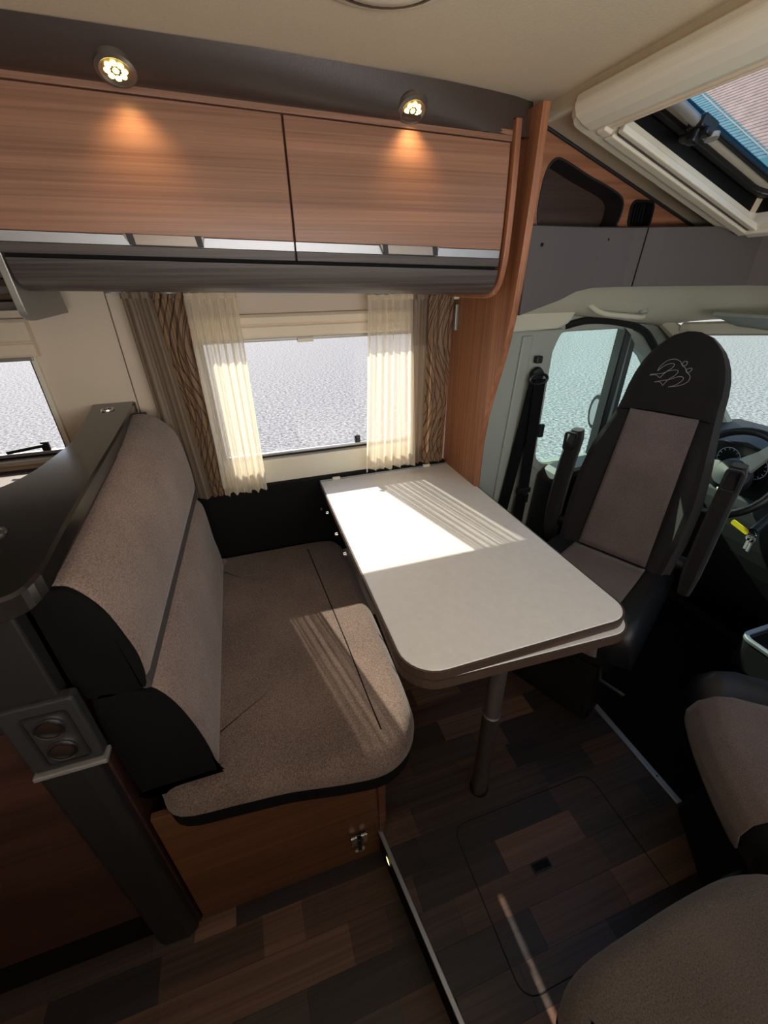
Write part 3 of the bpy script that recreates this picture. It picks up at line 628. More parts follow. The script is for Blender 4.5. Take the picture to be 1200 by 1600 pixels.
hpart('guide_rail', join(box(0.12, 0.63, 0.925, 0.950, -0.040, -0.032), box(0.12, 0.63, 0.900, 0.916, -0.036, -0.022)), M_cream, bevel=0.003)
hpart('rail_groove', box(0.13, 0.62, 0.917, 0.925, -0.034, -0.026), plain('groove_dark_grey', (60, 58, 58), 0.5))
hpart('front_guide', box(0.615, 0.640, -0.30, 0.93, -0.042, -0.030), M_cream, bevel=0.004)
hpart('well_wall', join(box(0.098, 0.612, 0.926, 0.932, 0.0, 0.04), box(0.604, 0.610, -0.31, 0.93, 0.0, 0.04), box(0.095, 0.101, -0.31, 0.93, 0.0, 0.04)), M_rubber, label='black inner wall of the hatch opening')
P0_ = rrect(0.08, 0.625, -0.335, 0.945, 0.04, 6); P1 = rrect(0.09, 0.585, -0.325, 0.900, 0.05, 6); P2 = inset(P1, 0.030); P3 = inset(P2, 0.012); P4 = inset(P3, 0.032)
hpart('outer_seal', ring_prism(P0_, P1, 'z', 0.030, 0.040), M_rubber)
hpart('seal_lip', ring_prism(inset(P1, -0.012), inset(P1, 0.001), 'z', 0.020, 0.032), M_rubber, bevel=0.003)
hpart('pane_frame', ring_prism(P1, P2, 'z', 0.032, 0.040), M_cream, bevel=0.002)
hpart('inner_seal', ring_prism(P2, P3, 'z', 0.028, 0.042), M_rubber, bevel=0.003)
hpart('pane_rim', ring_prism(P3, P4, 'z', 0.036, 0.040), M_blue_rim, label='pale blue acrylic rim')
hpart('rim_bead', ring_prism(inset(P4, -0.001), inset(P4, 0.0015), 'z', 0.034, 0.036), M_cream)
hpart('pane', prism(P4, 'z', 0.036, 0.040), M_glass)
la2 = hpart('latch', join(box(0.240, 0.285, 0.835, 0.872, 0.006, 0.030), box(0.250, 0.270, 0.825, 0.890, -0.004, 0.010), box(0.243, 0.262, 0.842, 0.865, -0.016, 0.010)), M_rubber, bevel=0.005, label='black twist latch')
hpart('latch_cap', lathe([(0, 0), (0.014, 0), (0.012, 0.008), (0, 0.010)], 14, (0.278, 0.836, 0.006), (0.3, -0.3, -1)), M_silver, la2, True)
hpart('strut', tube([(0.115, 0.845, 0.018), (0.245, 0.853, 0.018)], 0.010, 10), M_silver, ht, True, label='grey folding stay arm')

# wooden cheek with two pockets above the cab shelf
ck = thing('side_cheek', 'triangular walnut cheek panel with two dark pockets above the cab', 'side panel')
Yk = 1.100
cp = obj('panel', prism([(0.704, 1.443), (1.33, 1.443), (1.32, 1.446), (1.10, 1.522), (0.90, 1.591), (0.77, 1.635), (0.704, 1.655)], 'y', Yk, Yk+0.016), M_wood_y, ck)
pk = smooth_pts([(0.772, 1.455), (0.768, 1.500), (0.776, 1.556), (0.796, 1.580), (0.824, 1.578), (0.90, 1.552), (0.985, 1.526), (1.020, 1.508), (1.026, 1.485), (1.018, 1.455), (1.00, 1.447), (0.80, 1.447)], 4, True)
vk = rrect(1.056, 1.132, 1.449, 1.507, 0.016)
cut(cp, prism(pk, 'y', Yk-0.02, Yk+0.05), prism(vk, 'y', Yk-0.02, Yk+0.05))
obj('pocket', prism(inset(pk, -0.006), 'y', Yk+0.060, Yk+0.068), wood('pocket_brown', (50, 36, 30), (74, 54, 46), 'x', 0.6), ck, label='dark brown back of the large pocket')
obj('pocket_rim', ring_prism(inset(pk, -0.003), inset(pk, 0.002), 'y', Yk-0.003, Yk+0.060), M_post, ck, True)
vr = obj('vent_pocket', ring_prism(inset(vk, -0.003), inset(vk, 0.003), 'y', Yk-0.003, Yk+0.045), M_rubber, ck, True)
obj('vent_back', prism(vk, 'y', Yk+0.040, Yk+0.046), M_black, vr)
obj('vent_slats', join(*[box(1.060+k*0.010, 1.064+k*0.010, Yk+0.020, Yk+0.036, 1.450, 1.506) for k in range(7)]), M_rubber, vr)
tag(obj('cheek_trim', tube([(0.715, Yk-0.003, 1.651), (0.77, Yk-0.003, 1.632), (1.1, Yk-0.003, 1.519), (1.315, Yk-0.003, 1.446)], 0.004, 8), M_post, None, True), 'dark beading strip along the sloping top of the walnut cheek', 'trim strip')

# grey header board
HPTS = [((0.705, 1.030), 1.246), ((0.76, 1.035), 1.260), ((0.83, 1.040), 1.278), ((0.88, 1.043), 1.297), ((0.93, 1.043), 1.305), ((1.02, 1.032), 1.306), ((1.045, 1.024), 1.306), ((1.10, 1.006), 1.306), ((1.22, 0.978), 1.305), ((1.36, 0.940), 1.304), ((1.46, 0.86), 1.30), ((1.52, 0.72), 1.30), ((1.54, 0.4), 1.30), ((1.54, -0.62), 1.30)]
sec = []
for i, ((x, y), zb) in enumerate(HPTS):
    a = Vector(HPTS[max(i-1, 0)][0]); b_ = Vector(HPTS[min(i+1, len(HPTS)-1)][0]); d = (b_-a).normalized(); n = Vector((-d.y, d.x))
    if n.x + n.y < 0: n = -n
    sec.append([(x, y, zb), (x, y, 1.440), (x+n.x*0.016, y+n.y*0.016, 1.444), (x+n.x*0.016, y+n.y*0.016, zb)])
hb_ = thing('header_board', 'grey lined header board wrapping across above the cab', 'header panel')
obj('board', loft(sec), M_header, hb_)
for x, y, z in ((0.745, 1.033, 1.402), (0.952, 1.042, 1.415)):
    obj('screw', lathe([(0, 0), (0.0045, 0), (0.004, 0.0015), (0, 0.002)], 12, (x, y, z), (0, -1, 0)), M_black, hb_)
obj('joint', tube([(1.045, 1.0225, 1.306), (1.052, 1.0205, 1.441)], 0.0016, 6), M_black, hb_)
sh = tag(obj('cab_shelf', prism([(0.705, 1.047), (0.93, 1.060), (1.10, 1.023), (1.36, 0.960), (1.475, 0.88), (1.537, 0.73), (1.557, 0.4), (1.557, -0.62), (1.75, -0.62), (1.75, 1.38), (0.705, 1.38)], 'z', 1.425, 1.437), M_header), 'dark shelf floor behind the grey header board', 'shelf')

# ------------------------------------------------------------------ cab shell
def hl(x, y): return 1.305 - 0.205*max(0, x-1.0) - 0.085*ss(1.0, 1.26, y)
HIN = smooth_pts([(x, y+0.012, 0) for (x, y), zb in HPTS], 3)
def hlf(u, v):
    q = u*(len(HIN)-1); i = min(int(q), len(HIN)-2); f = q-i
    ix = HIN[i][0]+(HIN[i+1][0]-HIN[i][0])*f; iy = HIN[i][1]+(HIN[i+1][1]-HIN[i][1])*f
    if ix < 1.36: ox, oy = 0.705+(ix-0.705)*1.16, 1.255
    else: ox, oy = 1.465+0.22*ss(1.36, 1.62, ix), max(-0.62, 1.255 - 0.36*ss(1.36, 1.66, ix)*1.0) if iy > 0.72 else iy
    x = ix+(ox-ix)*v; y = iy+(oy-iy)*v
    zo = (1.215 - 0.13*max(0, ox-1.06)) if ix < 1.36 else 1.165+0.03*ss(1.36, 1.5, ix)
    return (x, y, 1.309 - (1.309-zo)*ss(0, 1.15, v))
h1 = obj('ceiling', grid(hlf, 60, 14), M_headliner, None, True); struct(h1); so = h1.modifiers.new('s', 'SOLIDIFY'); so.thickness = 0.006; so.offset = 1
YD = 1.25
dw = obj('wall_right', prism([(0.703, 0.0), (2.0, 0.0), (1.96, 0.76), (1.50, 1.16), (1.48, 1.25), (0.703, 1.25)], 'y', YD, YD+0.03), M_cabgrey); struct(dw)
DOOR = smooth_pts([(0.975, 0.30), (0.965, 0.80), (0.978, 1.02), (1.005, 1.14), (1.045, 1.190), (1.12, 1.198), (1.24, 1.188), (1.36, 1.162), (1.44, 1.115), (1.56, 0.99), (1.74, 0.80), (1.76, 0.30)], 5, True)
MAIN = rrect(1.0, 1.29, 0.70, 1.172, [0.01, 0.045, 0.06, 0.01], 6)
QUART = [(1.335, 0.74), (1.335, 1.112), (1.362, 1.104), (1.41, 1.07), (1.60, 0.87), (1.64, 0.74)]
cut(dw, prism(MAIN, 'y', YD-0.1, YD+0.2), prism(QUART, 'y', YD-0.1, YD+0.2))
d1 = struct(obj('door_1', ring_prism(inset(DOOR, -0.004), inset(DOOR, 0.004), 'y', YD-0.004, YD+0.004), M_rubber))
DIN = [(1.0, 0.68)]
obj('seal', tube([(x, YD-0.006, z) for x, z in smooth_pts([(1.03, 1.190), (1.12, 1.203), (1.24, 1.194), (1.36, 1.166), (1.43, 1.118), (1.56, 0.99), (1.74, 0.80)], 6)], 0.012, 8), M_rubber, d1, True)
obj('frame_moulding', ring_prism(inset(MAIN, -0.030), inset(MAIN, -0.002), 'y', YD-0.010, YD+0.002), M_cabgrey, d1, bevel=0.004)
obj('lock_tab', box(0.990, 1.010, YD-0.022, YD-0.008, 0.815, 0.865), M_rubber, d1, bevel=0.004)
obj('armrest_shelf', prism(smooth_pts([(1.02, 0.66), (1.06, 0.70), (1.2, 0.715), (1.5, 0.715), (1.6, 0.69)], 3)+[(1.6, 0.30), (1.0, 0.30)], 'y', 1.13, YD-0.002), M_cabplastic, d1, bevel=0.02)
w3 = struct(obj('window_3', prism(MAIN, 'y', YD+0.020, YD+0.024), M_glass_cab))
obj('divider', prism([(1.272, 0.70), (1.300, 0.70), (1.318, 1.15), (1.288, 1.172)], 'y', YD-0.012, YD+0.03), M_rubber, w3, bevel=0.004, label='black window divider bar')
obj('divider_inner', prism([(1.300, 0.70), (1.345, 0.72), (1.350, 1.12), (1.318, 1.15)], 'y', YD-0.006, YD+0.03), plain('divider_slate', (44, 50, 52), 0.5), w3, bevel=0.004)
obj('quarter_pane', prism(QUART, 'y', YD+0.020, YD+0.024), M_glass_cab, w3)
tag(obj('pillar_trim', prism([(0.705, 1.180), (0.705, 1.235), (0.84, 1.262), (0.985, 1.292), (1.075, 1.276), (1.025, 1.200), (0.985, 1.186)], 'y', YD-0.030, YD-0.002), M_headliner, None, bevel=0.006), 'cream trim piece capping the pillar under the grey header', 'trim piece')
bp = thing('belt_pillar', 'grey pillar cladding beside the partition behind the seat belt', 'pillar')
obj('cladding', prism(smooth_pts([(0.705, 0.0), (0.965, 0.0), (0.960, 0.5), (0.962, 0.80), (0.972, 1.0), (0.992, 1.12), (1.02, 1.185)], 4)+[(0.705, 1.185)], 'y', YD-0.022, YD-0.001), M_cabgrey, bp, bevel=0.008)
obj('rib', prism([(0.80, 0.2), (0.84, 0.2), (0.90, 1.17), (0.86, 1.17)], 'y', YD-0.030, YD-0.020), M_cabgrey, bp, bevel=0.006)
obj('sticker', box(0.985, 1.003, YD-0.004, YD-0.0005, 0.70, 0.785), M_sticker, bp, label='small white information sticker')
gh = thing('grab_handle', 'cream grab handle on the headliner above the cab door', 'handle')
gy = 1.165
obj('grip', tube(smooth_pts([(1.06, gy+.02, 1.255), (1.09, gy-0.010, 1.232), (1.19, gy-0.020, 1.220), (1.25, gy-0.015, 1.216), (1.275, gy+0.02, 1.225)], 4), 0.0075, 8), M_headliner, gh, True)
obj('mount', lathe([(0, 0), (0.014, 0), (0.013, 0.018), (0, 0.022)], 12, (1.262, gy+0.004, 1.240), (0, -0.5, -1)), M_cabgrey, gh, True)
sv = tag(obj('sun_visor', loft([[(x, y, z) for x, z in ((1.40, 1.222), (1.55, 1.178), (1.553, 1.188), (1.403, 1.232))] for y in (0.52, 0.54, 1.02, 1.04)]), M_cabgrey, None, bevel=0.004), 'grey sun visor folded up above the windscreen', 'sun visor')
# windscreen, pillars, bonnet side
w4 = struct(obj('window_4', loft([[(1.60, -0.60, 1.18), (1.62, 0.3, 1.19), (1.60, 0.85, 1.18), (1.50, 1.20, 1.15)], [(2.10, -0.64, 0.77), (2.14, 0.3, 0.77), (2.10, 0.85, 0.77), (1.97, 1.24, 0.77)]], cap=False, closed=False), M_glass_cab))
obj('top_band', tube([(1.60, -0.60, 1.195), (1.62, 0.3, 1.20), (1.60, 0.85, 1.195), (1.50, 1.20, 1.165)], 0.022, 8), M_headliner, w4, True)
tag(obj('windscreen_pillar', tube([(1.44, 1.235, 1.19), (1.50, 1.215, 1.15), (1.97, 1.245, 0.76)], [0.018, 0.026, 0.030], 8), M_headliner, None, True), 'cream windscreen pillar beyond the driver seat headrest', 'pillar')
struct(obj('wall_right', box(0.98, 2.05, -0.70, -0.65, 0.0, 0.75), M_cabgrey))

# ------------------------------------------------------------------ dashboard, wheel, console
db = thing('dashboard', 'black dashboard beneath the windscreen behind the steering wheel', 'dashboard')
DP = smooth_pts([(1.62, 0.25), (1.58, 0.45), (1.60, 0.60), (1.65, 0.68), (1.70, 0.735), (1.77, 0.765), (1.90, 0.775), (2.06, 0.77)], 4)+[(2.06, 0.0), (1.80, 0.0)]
obj('body', prism(DP, 'y', -0.64, 1.245), M_cabplastic, db)
obj('cluster_hood', loft([[(1.615+0.03*k, 0.80, 0.64), (1.615+0.03*k, 0.81, 0.80+0.004*k), (1.615+0.03*k, 0.92, 0.822+0.004*k), (1.615+0.03*k, 1.02, 0.80+0.004*k), (1.615+0.03*k, 1.03, 0.64)] for k in range(5)]), M_cabplastic, db, True)
cf = obj('cluster_face', prism(rrect(0.815, 1.015, 0.68, 0.808, 0.03), 'x', 1.607, 1.615), plain('gauge_black', (18, 22, 26), 0.3), db, label='black gauge panel')
for y, z, r in ((0.955, 0.752, 0.040), (0.865, 0.752, 0.040)):
    obj('dial', tube([(1.605, y+r*math.cos(a), z+r*math.sin(a)) for a in [2*PI*k/28 for k in range(28)]], 0.0014, 5, True), M_dial, cf)
    obj('dial_ticks', join(*[tube([(1.605, y+0.78*r*math.cos(a), z+0.78*r*math.sin(a)), (1.605, y+0.95*r*math.cos(a), z+0.95*r*math.sin(a))], 0.0012, 4) for a in [2*PI*k/14 for k in range(14)]]), M_dial, cf)
obj('radio_stack', box(1.56, 1.63, 0.26, 0.58, 0.50, 0.66), plain('radio_grey', (52, 54, 56), 0.4), db, bevel=0.01)
sw = thing('steering_wheel', 'black steering wheel with silver spokes behind the driver seat', 'steering wheel', (1.50, 0.878, 0.745))
WN = Vector((-0.86, 0, 0.51)); WQ = Vector((0, 0, 1)).rotation_difference(WN.normalized()).to_matrix().to_4x4()
def wl_(m): return xf(m, WQ)
obj('rim', wl_(tube([(0.150*math.cos(a), 0.150*math.sin(a), 0) for a in [2*PI*k/40 for k in range(40)]], 0.0135, 10, True)), M_leather, sw, True)
obj('hub', wl_(lathe([(0, -0.05), (0.055, -0.05), (0.060, -0.02), (0.045, 0.0), (0, 0.006)], 24)), M_cabplastic, sw, True)
for a in (0, 120, 240):
    ar = math.radians(a+90); c_, s_2 = math.cos(ar), math.sin(ar)
    obj('spoke', wl_(loft([[(c_*r-s_2*hw, s_2*r+c_*hw, z) for hw, z in ((-wd, -0.012+dz), (wd, -0.012+dz), (wd, 0.002+dz), (-wd, 0.002+dz))] for r, wd, dz in ((0.045, 0.032, -0.012), (0.10, 0.020, -0.006), (0.146, 0.018, 0.002))])), M_silver, sw, bevel=0.003, label='silver grey spoke')
obj('column', wl_(lathe([(0.035, -0.10), (0.045, -0.05)], 16)), M_cabplastic, sw, True)
ky = thing('key_ring', 'keys with a yellow tag hanging from the ignition under the wheel', 'keys')
kx, kyy, kz = 1.38, 0.676, 0.640
obj('ring', tube([(kx, kyy+0.012*math.cos(a), kz+0.012*math.sin(a)) for a in [2*PI*k/16 for k in range(16)]], 0.0016, 6, True), M_chrome, ky, True)
obj('tag', prism(rrect(0, 0.055, -0.008, 0.008, 0.004), 'x', kx-0.002, kx+0.002), M_yellow, ky, label='yellow plastic tag').matrix_world = Matrix.Translation((0, kyy+0.01, kz)) @ Matrix.Rotation(0.25, 4, 'X')
k1 = obj('key', join(box(kx-0.001, kx+0.001, kyy-0.012, kyy-0.004, kz-0.055, kz-0.012), lathe([(0, -0.001), (0.010, -0.001), (0.010, 0.001), (0, 0.001)], 12, (kx, kyy-0.006, kz-0.012), (1, 0, 0))), M_key, ky)
obj('key', join(box(kx-0.006, kx-0.004, kyy-0.004, kyy+0.003, kz-0.048, kz-0.010), lathe([(0, -0.001), (0.009, -0.001), (0.009, 0.001), (0, 0.001)], 12, (kx-0.005, kyy, kz-0.010), (1, 0, 0))), M_key, ky)
obj('ignition_lock', tube([(kx, kyy, kz+0.012), (kx+0.12, kyy+0.02, kz+0.06)], 0.012, 10), M_cabplastic, ky, True)
ct = thing('console_tray', 'dark console tray with silver edge between the cab seats', 'console')
CTO = rrect(1.215, 1.50, 0.27, 0.515, 0.03)
obj('tray', ring_prism(CTO, inset(CTO, 0.018), 'z', 0.34, 0.432), M_cabplastic, ct)
obj('tray_floor', prism(inset(CTO, 0.016), 'z', 0.34, 0.38), M_cabplastic, ct)
obj('silver_edge', ring_prism(inset(CTO, -0.002), inset(CTO, 0.012), 'z', 0.430, 0.440), M_alu, ct, bevel=0.003, label='bright silver edge')
obj('stem', prism(rrect(1.30, 1.48, 0.30, 0.48, 0.04), 'z', -0.002, 0.34), M_cabplastic, ct)
mr_ = thing('door_mirror', 'black door mirror outside the cab door glass', 'mirror')
obj('housing', loft([[(1.47+0.015*k, 1.475+s*0.045*f, 0.80+c*0.085*f) for s, c in [(math.cos(a), math.sin(a)) for a in [2*PI*j/14 for j in range(14)]]] for k, f in ((0, 0.90), (1, 1), (3, 0.8), (4, 0.4))]), M_cabplastic, mr_, True)
obj('mirror_glass', loft([[(1.467, 1.475+s*0.026, 0.80+c*0.060) for s, c in [(math.cos(a), math.sin(a)) for a in [2*PI*j/14 for j in range(14)]]], [(1.4695, 1.475+s*0.026, 0.80+c*0.060) for s, c in [(math.cos(a), math.sin(a)) for a in [2*PI*j/14 for j in range(14)]]]]), M_chrome, mr_)
obj('arm', tube([(1.52, 1.285, 0.72), (1.51, 1.36, 0.725), (1.50, 1.46, 0.74)], 0.014, 8), M_cabplastic, mr_, True)

# ------------------------------------------------------------------ cab seats (both swivelled towards the table)
HWB = [(-0.08, 0.165), (0.0, 0.182), (0.12, 0.192), (0.25, 0.190), (0.36, 0.175), (0.46, 0.152), (0.50, 0.144), (0.56, 0.138), (0.61, 0.128), (0.65, 0.112), (0.69, 0.084), (0.715, 0.052), (0.726, 0.020)]
def lerp(tab, v):
    if v <= tab[0][0]: return tab[0][1]
    for (a, p), (b, q) in zip(tab, tab[1:]):
        if v <= b: return p+(q-p)*(v-a)/(b-a)
    return tab[-1][1]
REC = math.radians(14)
def bpt(w_, v, n): # backrest local: w across, v up the leaning back, n forward
    return (w_, v*math.sin(REC) - n*math.cos(REC), 0.48 + v*math.cos(REC) + n*math.sin(REC))
def bfront(w_, v):
    hw = lerp(HWB, v); s = min(1, abs(w_)/hw); A = 0.052*(1-ss(0.34, 0.50, v)) + 0.004; th = lerp([(-0.08, 0.12), (0.3, 0.11), (0.5, 0.085), (0.68, 0.06), (0.726, 0.02)], v)
    e = max(0, (s-0.86)/0.14)
    return A*ss(0.57, 0.90, s) + 0.012*ss(0.45, 0.6, v)*(1-s*s) - th*0.5*(1-math.sqrt(max(0, 1-e*e))), th, A
def cab_seat(label, loc, rotz, emblem):
    t = thing('captain_chair', label, 'seat', loc, rotz)
    rings = []
    vs = [-0.08+0.04*k for k in range(18)] + [0.635, 0.66, 0.68, 0.70, 0.715, 0.7265]
    for v in vs:
        hw = lerp(HWB, v); ring = []
        for k in range(25):
            s = -1+2*k/24; n, th, A = bfront(s*hw, v); ring.append(bpt(s*hw, v, n))
        _, th, A = bfront(0, v); e = bfront(hw, v)[0]
        for k in range(1, 12):
            s = 1-2*k/12; ring.append(bpt(s*hw, v, -th + (e+th)*abs(s)**4))
        rings.append(ring)
    back = obj('backrest', loft(rings), M_seatdark, t, True)
    def inl(u, v_):
        v = 0.002+0.486*u; hw = 0.112-0.016*u; w_ = -hw+2*hw*v_; return bpt(w_, v, bfront(w_, v)[0]+0.0015)
    g = obj('back_inlay', grid(inl, 24, 16), M_seatgrey, back, True, label='taupe grey woven centre panel')
    so = g.modifiers.new('s', 'SOLIDIFY'); so.thickness = 0.004; so.offset = 1
    obj('head_seam', tube([bpt(w_, 0.492+0.010*(w_/0.13)**2*(-1), bfront(w_, 0.49)[0]+0.001) for w_ in [-0.135+0.27*k/16 for k in range(17)]], 0.0022, 6), M_blackfab, back, True)
    if emblem:                                                    # two stitched swallows
        L1 = [(-0.056, .609), (-0.053, .623), (-0.039, .641), (-0.021, .647), (-0.005, .642), (.003, .632), (.014, .625), (.02, .615), (.032, .606), (.034, .592), (.024, .58), (.007, .572), (-.012, .567)]
        L2 = [(-.056, .609), (-.042, .626), (-.027, .634), (-.017, .632), (-.021, .62), (-.032, .609), (-.043, .59)]
        L2b = [(-.043, .59), (-.058, .597), (-.073, .594)]
        L3 = [(-.073, .594), (-.068, .598), (-.042, .603), (-.025, .613), (-.009, .617), (-.001, .615), (-.005, .602), (-.018, .589), (-.028, .569)]
        L3b = [(-.028, .569), (-.039, .578), (-.054, .576)]
        L4 = [(-.054, .576), (-.037, .582), (-.015, .589), (.004, .599), (.017, .599), (.018, .59), (.005, .575), (-.012, .567)]
        E1 = [(.003, .632), (.003, .641), (.011, .644), (.014, .638), (.011, .632), (.003, .632)]
        E2 = [(.02, .615), (.019, .623), (.03, .627), (.03, .619), (.027, .615), (.02, .615)]
        ms = []
        for ln in (L1, L2, L2b, L3, L3b, L4, E1, E2):
            sp_ = smooth_pts(ln, 4)
            ms.append(tube([bpt(a, v, bfront(a, v)[0]+0.0006) for a, v in sp_], 0.00085, 5))
        obj('swallow_emblem', join(*ms), M_thread, back, label='pale stitched emblem of two swallows')
    # cushion: profiles across the width
    def cprof(s, hw):
        bump = 0.026*ss(0.55, 0.85, abs(s)) - 0.055*max(0, (abs(s)-0.86)/0.14)**2; fr_ = -0.40+0.03*s*s
        top = 0.478+bump
        P = [(0.07, top-0.01), (-0.02, top), (-0.12, top-0.004), (-0.24, top), (fr_+0.07, top+0.006), (fr_+0.035, top-0.004), (fr_+0.010, top-0.028), (fr_, top-0.065), (fr_+0.006, 0.375), (fr_+0.03, 0.352), (-0.1, 0.345), (0.07, 0.36)]
        return P
    rings = []
    for k in range(31):
        s = -1+2*k/30; P = cprof(s, 0)
        rings.append([((0.195-0.03*(y/0.4))*s, y, z) for y, z in P])
    cu = obj('seat_cushion', loft(rings), M_leather, t, True)
    def cin(u, v_):
        P = cprof(0, 0)[1:9]; 
        q = u*(len(P)-1); i = min(int(q), len(P)-2); f = q-i
        s = -1+2*v_; y = P[i][0]+(P[i+1][0]-P[i][0])*f; z = P[i][1]+(P[i+1][1]-P[i][1])*f
        hw = 0.118+0.02*u; rel = s*hw/(0.195-0.03*(y/0.4)); zz = 0.026*ss(0.55, 0.85, abs(rel))
        out = ss(0.5, 0.75, u)
        return (s*hw, y - 0.003*out + 0.03*rel*rel*ss(0.4, 0.7, u), z + zz + 0.0025*(1-out))
    g = obj('cushion_inlay', grid(cin, 28, 16), M_seatgrey, cu, True, label='taupe grey woven seat panel')
    so = g.modifiers.new('s', 'SOLIDIFY'); so.thickness = 0.004; so.offset = 1
    obj('seat_frame', box(-0.17, 0.17, -0.33, 0.10, 0.27, 0.352), M_cabplastic, t, bevel=0.02)
    obj('swivel_plate', lathe([(0.18, 0.235), (0.18, 0.268), (0.12, 0.27)], 28, (0, -0.14, 0)), M_cabplastic, t, True)
    obj('pedestal', loft([[(-0.15, -0.30, 0.0), (0.15, -0.30, 0.0), (0.15, 0.06, 0.0), (-0.15, 0.06, 0.0)], [(-0.13, -0.27, 0.235), (0.13, -0.27, 0.235), (0.13, 0.03, 0.235), (-0.13, 0.03, 0.235)]]), M_cabplastic, t, bevel=0.015)
    obj('adjust_lever', tube([(0.15, -0.36, 0.33), (0.17, -0.40, 0.32), (0.235, -0.40, 0.315)], 0.006, 8), M_cabplastic, t, True)
    for sd in (-1, 1):
        w_ = 0.232*sd
        pts = [(w_, 0.030, 0.430), (w_, 0.015, 0.500), (w_, 0.012, 0.57), (w_, 0.022, 0.66), (w_, 0.045, 0.76), (w_, 0.066, 0.83), (w_, 0.074, 0.862)]
        ar_ = obj('armrest', loft([[(x+sx*0.024*f, y+sy*0.030*f, z) for sx, sy in ((-1, -.6), (-.6, -1), (.6, -1), (1, -.6), (1, .6), (.6, 1), (-.6, 1), (-1, .6))] for (x, y, z), f in zip(pts, (0.7, 0.95, 1, 1, 1, 1, 0.75))]), M_seatdark, t, True, label='dark armrest folded upright')
        obj('armrest_tip', ring_prism(rrect(w_-0.021, w_+0.021, 0.795, 0.862, 0.010), inset(rrect(w_-0.021, w_+0.021, 0.795, 0.862, 0.010), 0.007), 'y', 0.022, 0.034), M_cabplastic, ar_, bevel=0.002)
        obj('pivot', lathe([(0.024, -0.03), (0.024, 0.03), (0, 0.032)], 16, (w_*0.93, 0.03, 0.525), (sd, 0, 0)), M_cabplastic, ar_, True)
    bu = obj('buckle', box(0.225, 0.245, 0.02, 0.05, 0.44, 0.50), M_cabplastic, t, bevel=0.005)
    return t
cab_seat('swivelled driver seat facing the table with swallow emblem on headrest', (1.116, 0.905, 0.0), math.radians(25-90), True)
cab_seat('swivelled passenger seat at the right edge with only its cushion showing', (1.140, 0.065, 0.0), math.radians(-33-90), False)

# seat belt on the pillar
sb = thing('seat_belt', 'black seat belt hanging from the pillar beside the cab door', 'seat belt')
yb = YD-0.045
def ribbon(pts, wd, th=0.003):
    rings = []
    for i, (x, y, z) in enumerate(pts): rings.append([(x-wd/2, y-th/2, z), (x+wd/2, y-th/2, z), (x+wd/2, y+th/2, z), (x-wd/2, y+th/2, z)])
    return loft(rings)
obj('belt_guide', lathe([(0, 0), (0.022, 0), (0.026, 0.008), (0.022, 0.018), (0, 0.022)], 20, (0.925, YD-0.030, 1.048), (0, -1, 0)), M_rubber, sb, True)
obj('anchor_cap', box(0.912, 0.936, YD-0.046, YD-0.028, 1.085, 1.108), M_rubber, sb, bevel=0.004)
obj('belt_loop', tube([(0.925+0.034*math.cos(a), yb-0.008, 1.036+0.017*math.sin(a)) for a in [2*PI*k/18 for k in range(18)]], 0.005, 6, True), M_rubber, sb, True)
obj('lap_strap', ribbon([(0.918, yb-0.004, 1.036), (0.905, yb, 0.90), (0.88, yb+0.002, 0.70), (0.850, yb+0.004, 0.45), (0.82, yb+0.006, 0.12)], 0.046), M_blackfab, sb)
obj('shoulder_strap', ribbon([(0.930, yb-0.009, 1.036), (0.932, yb-0.010, 0.85), (0.932, yb-0.012, 0.63), (0.925, yb-0.010, 0.35), (0.90, yb-0.006, 0.12)], 0.044), M_blackfab, sb)
tg = obj('tongue', join(box(0.905, 0.962, yb-0.018, yb-0.006, 0.615, 0.635), box(0.935, 0.952, yb-0.015, yb-0.011, 0.585, 0.618)), M_rubber, sb, bevel=0.002)
obj('tongue_plate', ring_prism(rrect(0.934, 0.954, 0.575, 0.612, 0.004), inset(rrect(0.934, 0.954, 0.575, 0.612, 0.004), 0.004), 'y', yb-0.020, yb-0.017), M_chrome, tg)
obj('floor_anchor', box(0.80, 0.93, YD-0.06, YD-0.024, 0.06, 0.14), M_cabplastic, sb, bevel=0.006)

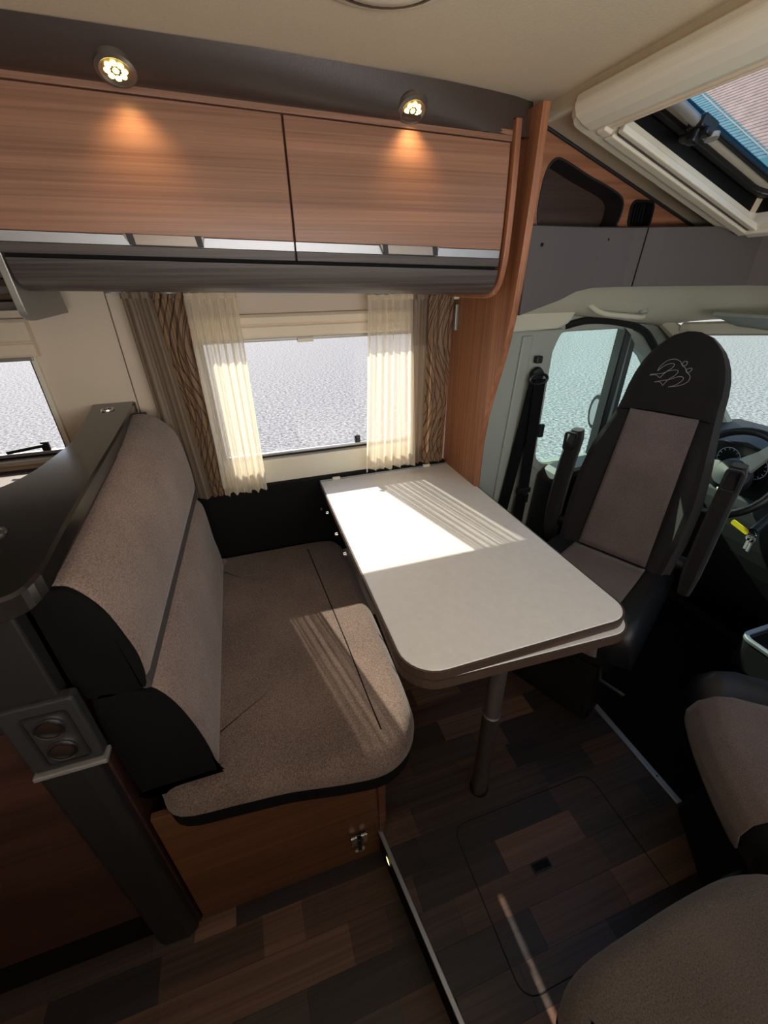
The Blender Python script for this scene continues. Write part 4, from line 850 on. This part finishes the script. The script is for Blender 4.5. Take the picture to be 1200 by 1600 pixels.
# side seat at the lower right
cushion('side_seat_cushion', smooth_pts([(0.262, 0.060), (0.285, 0.098), (0.34, 0.118), (0.45, 0.126), (0.56, 0.130), (0.65, 0.126), (0.72, 0.100), (0.752, 0.04), (0.755, -0.12), (0.755, -0.40), (0.70, -0.44), (0.50, -0.445), (0.30, -0.44), (0.25, -0.40), (0.25, -0.12)], 4, True), 0.385, 0.420, 0.462, 'grey brown side seat cushion in the lower right corner', 'cushion', fabric('side_seat_weave', (70, 62, 57), (106, 96, 89), 420), M_blackfab, ((0.42, -0.16), (0.58, -0.16)))
sx_ = thing('side_seat_box', 'dark wooden box carrying the side seat cushion', 'bench box')
obj('box', box(0.30, 0.66, -0.42, 0.05, 0.001, 0.384), M_wood_red, sx_, bevel=0.003)

# ceiling light at the top edge
cg = thing('ceiling_light', 'flat cream ceiling lamp at the top edge of the picture', 'lamp')
CL = [tuple((Matrix.Rotation(0.0, 2) @ Vector(p)) + Vector((0.245, 0.735))) for p in [(0.10*math.cos(a)*1.0, 0.085*math.sin(a)) for a in [2*PI*k/32 for k in range(32)]]]
obj('base', loft([[(x, y, z) for x, y in inset(CL, i)] for z, i in ((1.670, 0), (1.664, 0.002), (1.660, 0.012))]), M_cream, cg, True)
obj('rim', ring_prism(inset(CL, 0.022), inset(CL, 0.026), 'z', 1.6575, 1.661), M_edge, cg)
obj('diffuser', loft([[(x, y, z) for x, y in inset(CL, i)] for z, i in ((1.660, 0.026), (1.655, 0.034), (1.653, 0.05))]), M_cream, cg, True)

# ------------------------------------------------------------------ tiled house far outside, seen through the roof hatch
hs2 = thing('house', 'large house with pinkish tiled roof seen through the roof window', 'house')
M_tile = plain('roof_tile_pink', (122, 107, 104), 0.85, vary=0.25, bscale=1.6)
obj('wall', box(31, 60, -20, 90, -1.0, 4.6), plain('render_cream', (220, 205, 180), 0.9), hs2)
rows = []
for k in range(66):
    x = 30+0.25*k; z = 4.6+0.255*k
    rows.append(([(x-0.02, y, z+0.02) for y in (-20, 90)] + [(x+0.28, y, z+0.255) for y in (-20, 90)] + [(x-0.02, y, z-0.10) for y in (-20, 90)], [(0, 1, 3, 2), (0, 4, 5, 1)]))
ro = obj('roof_tiles', join(*rows), M_tile, hs2); ro['kind'] = 'stuff'
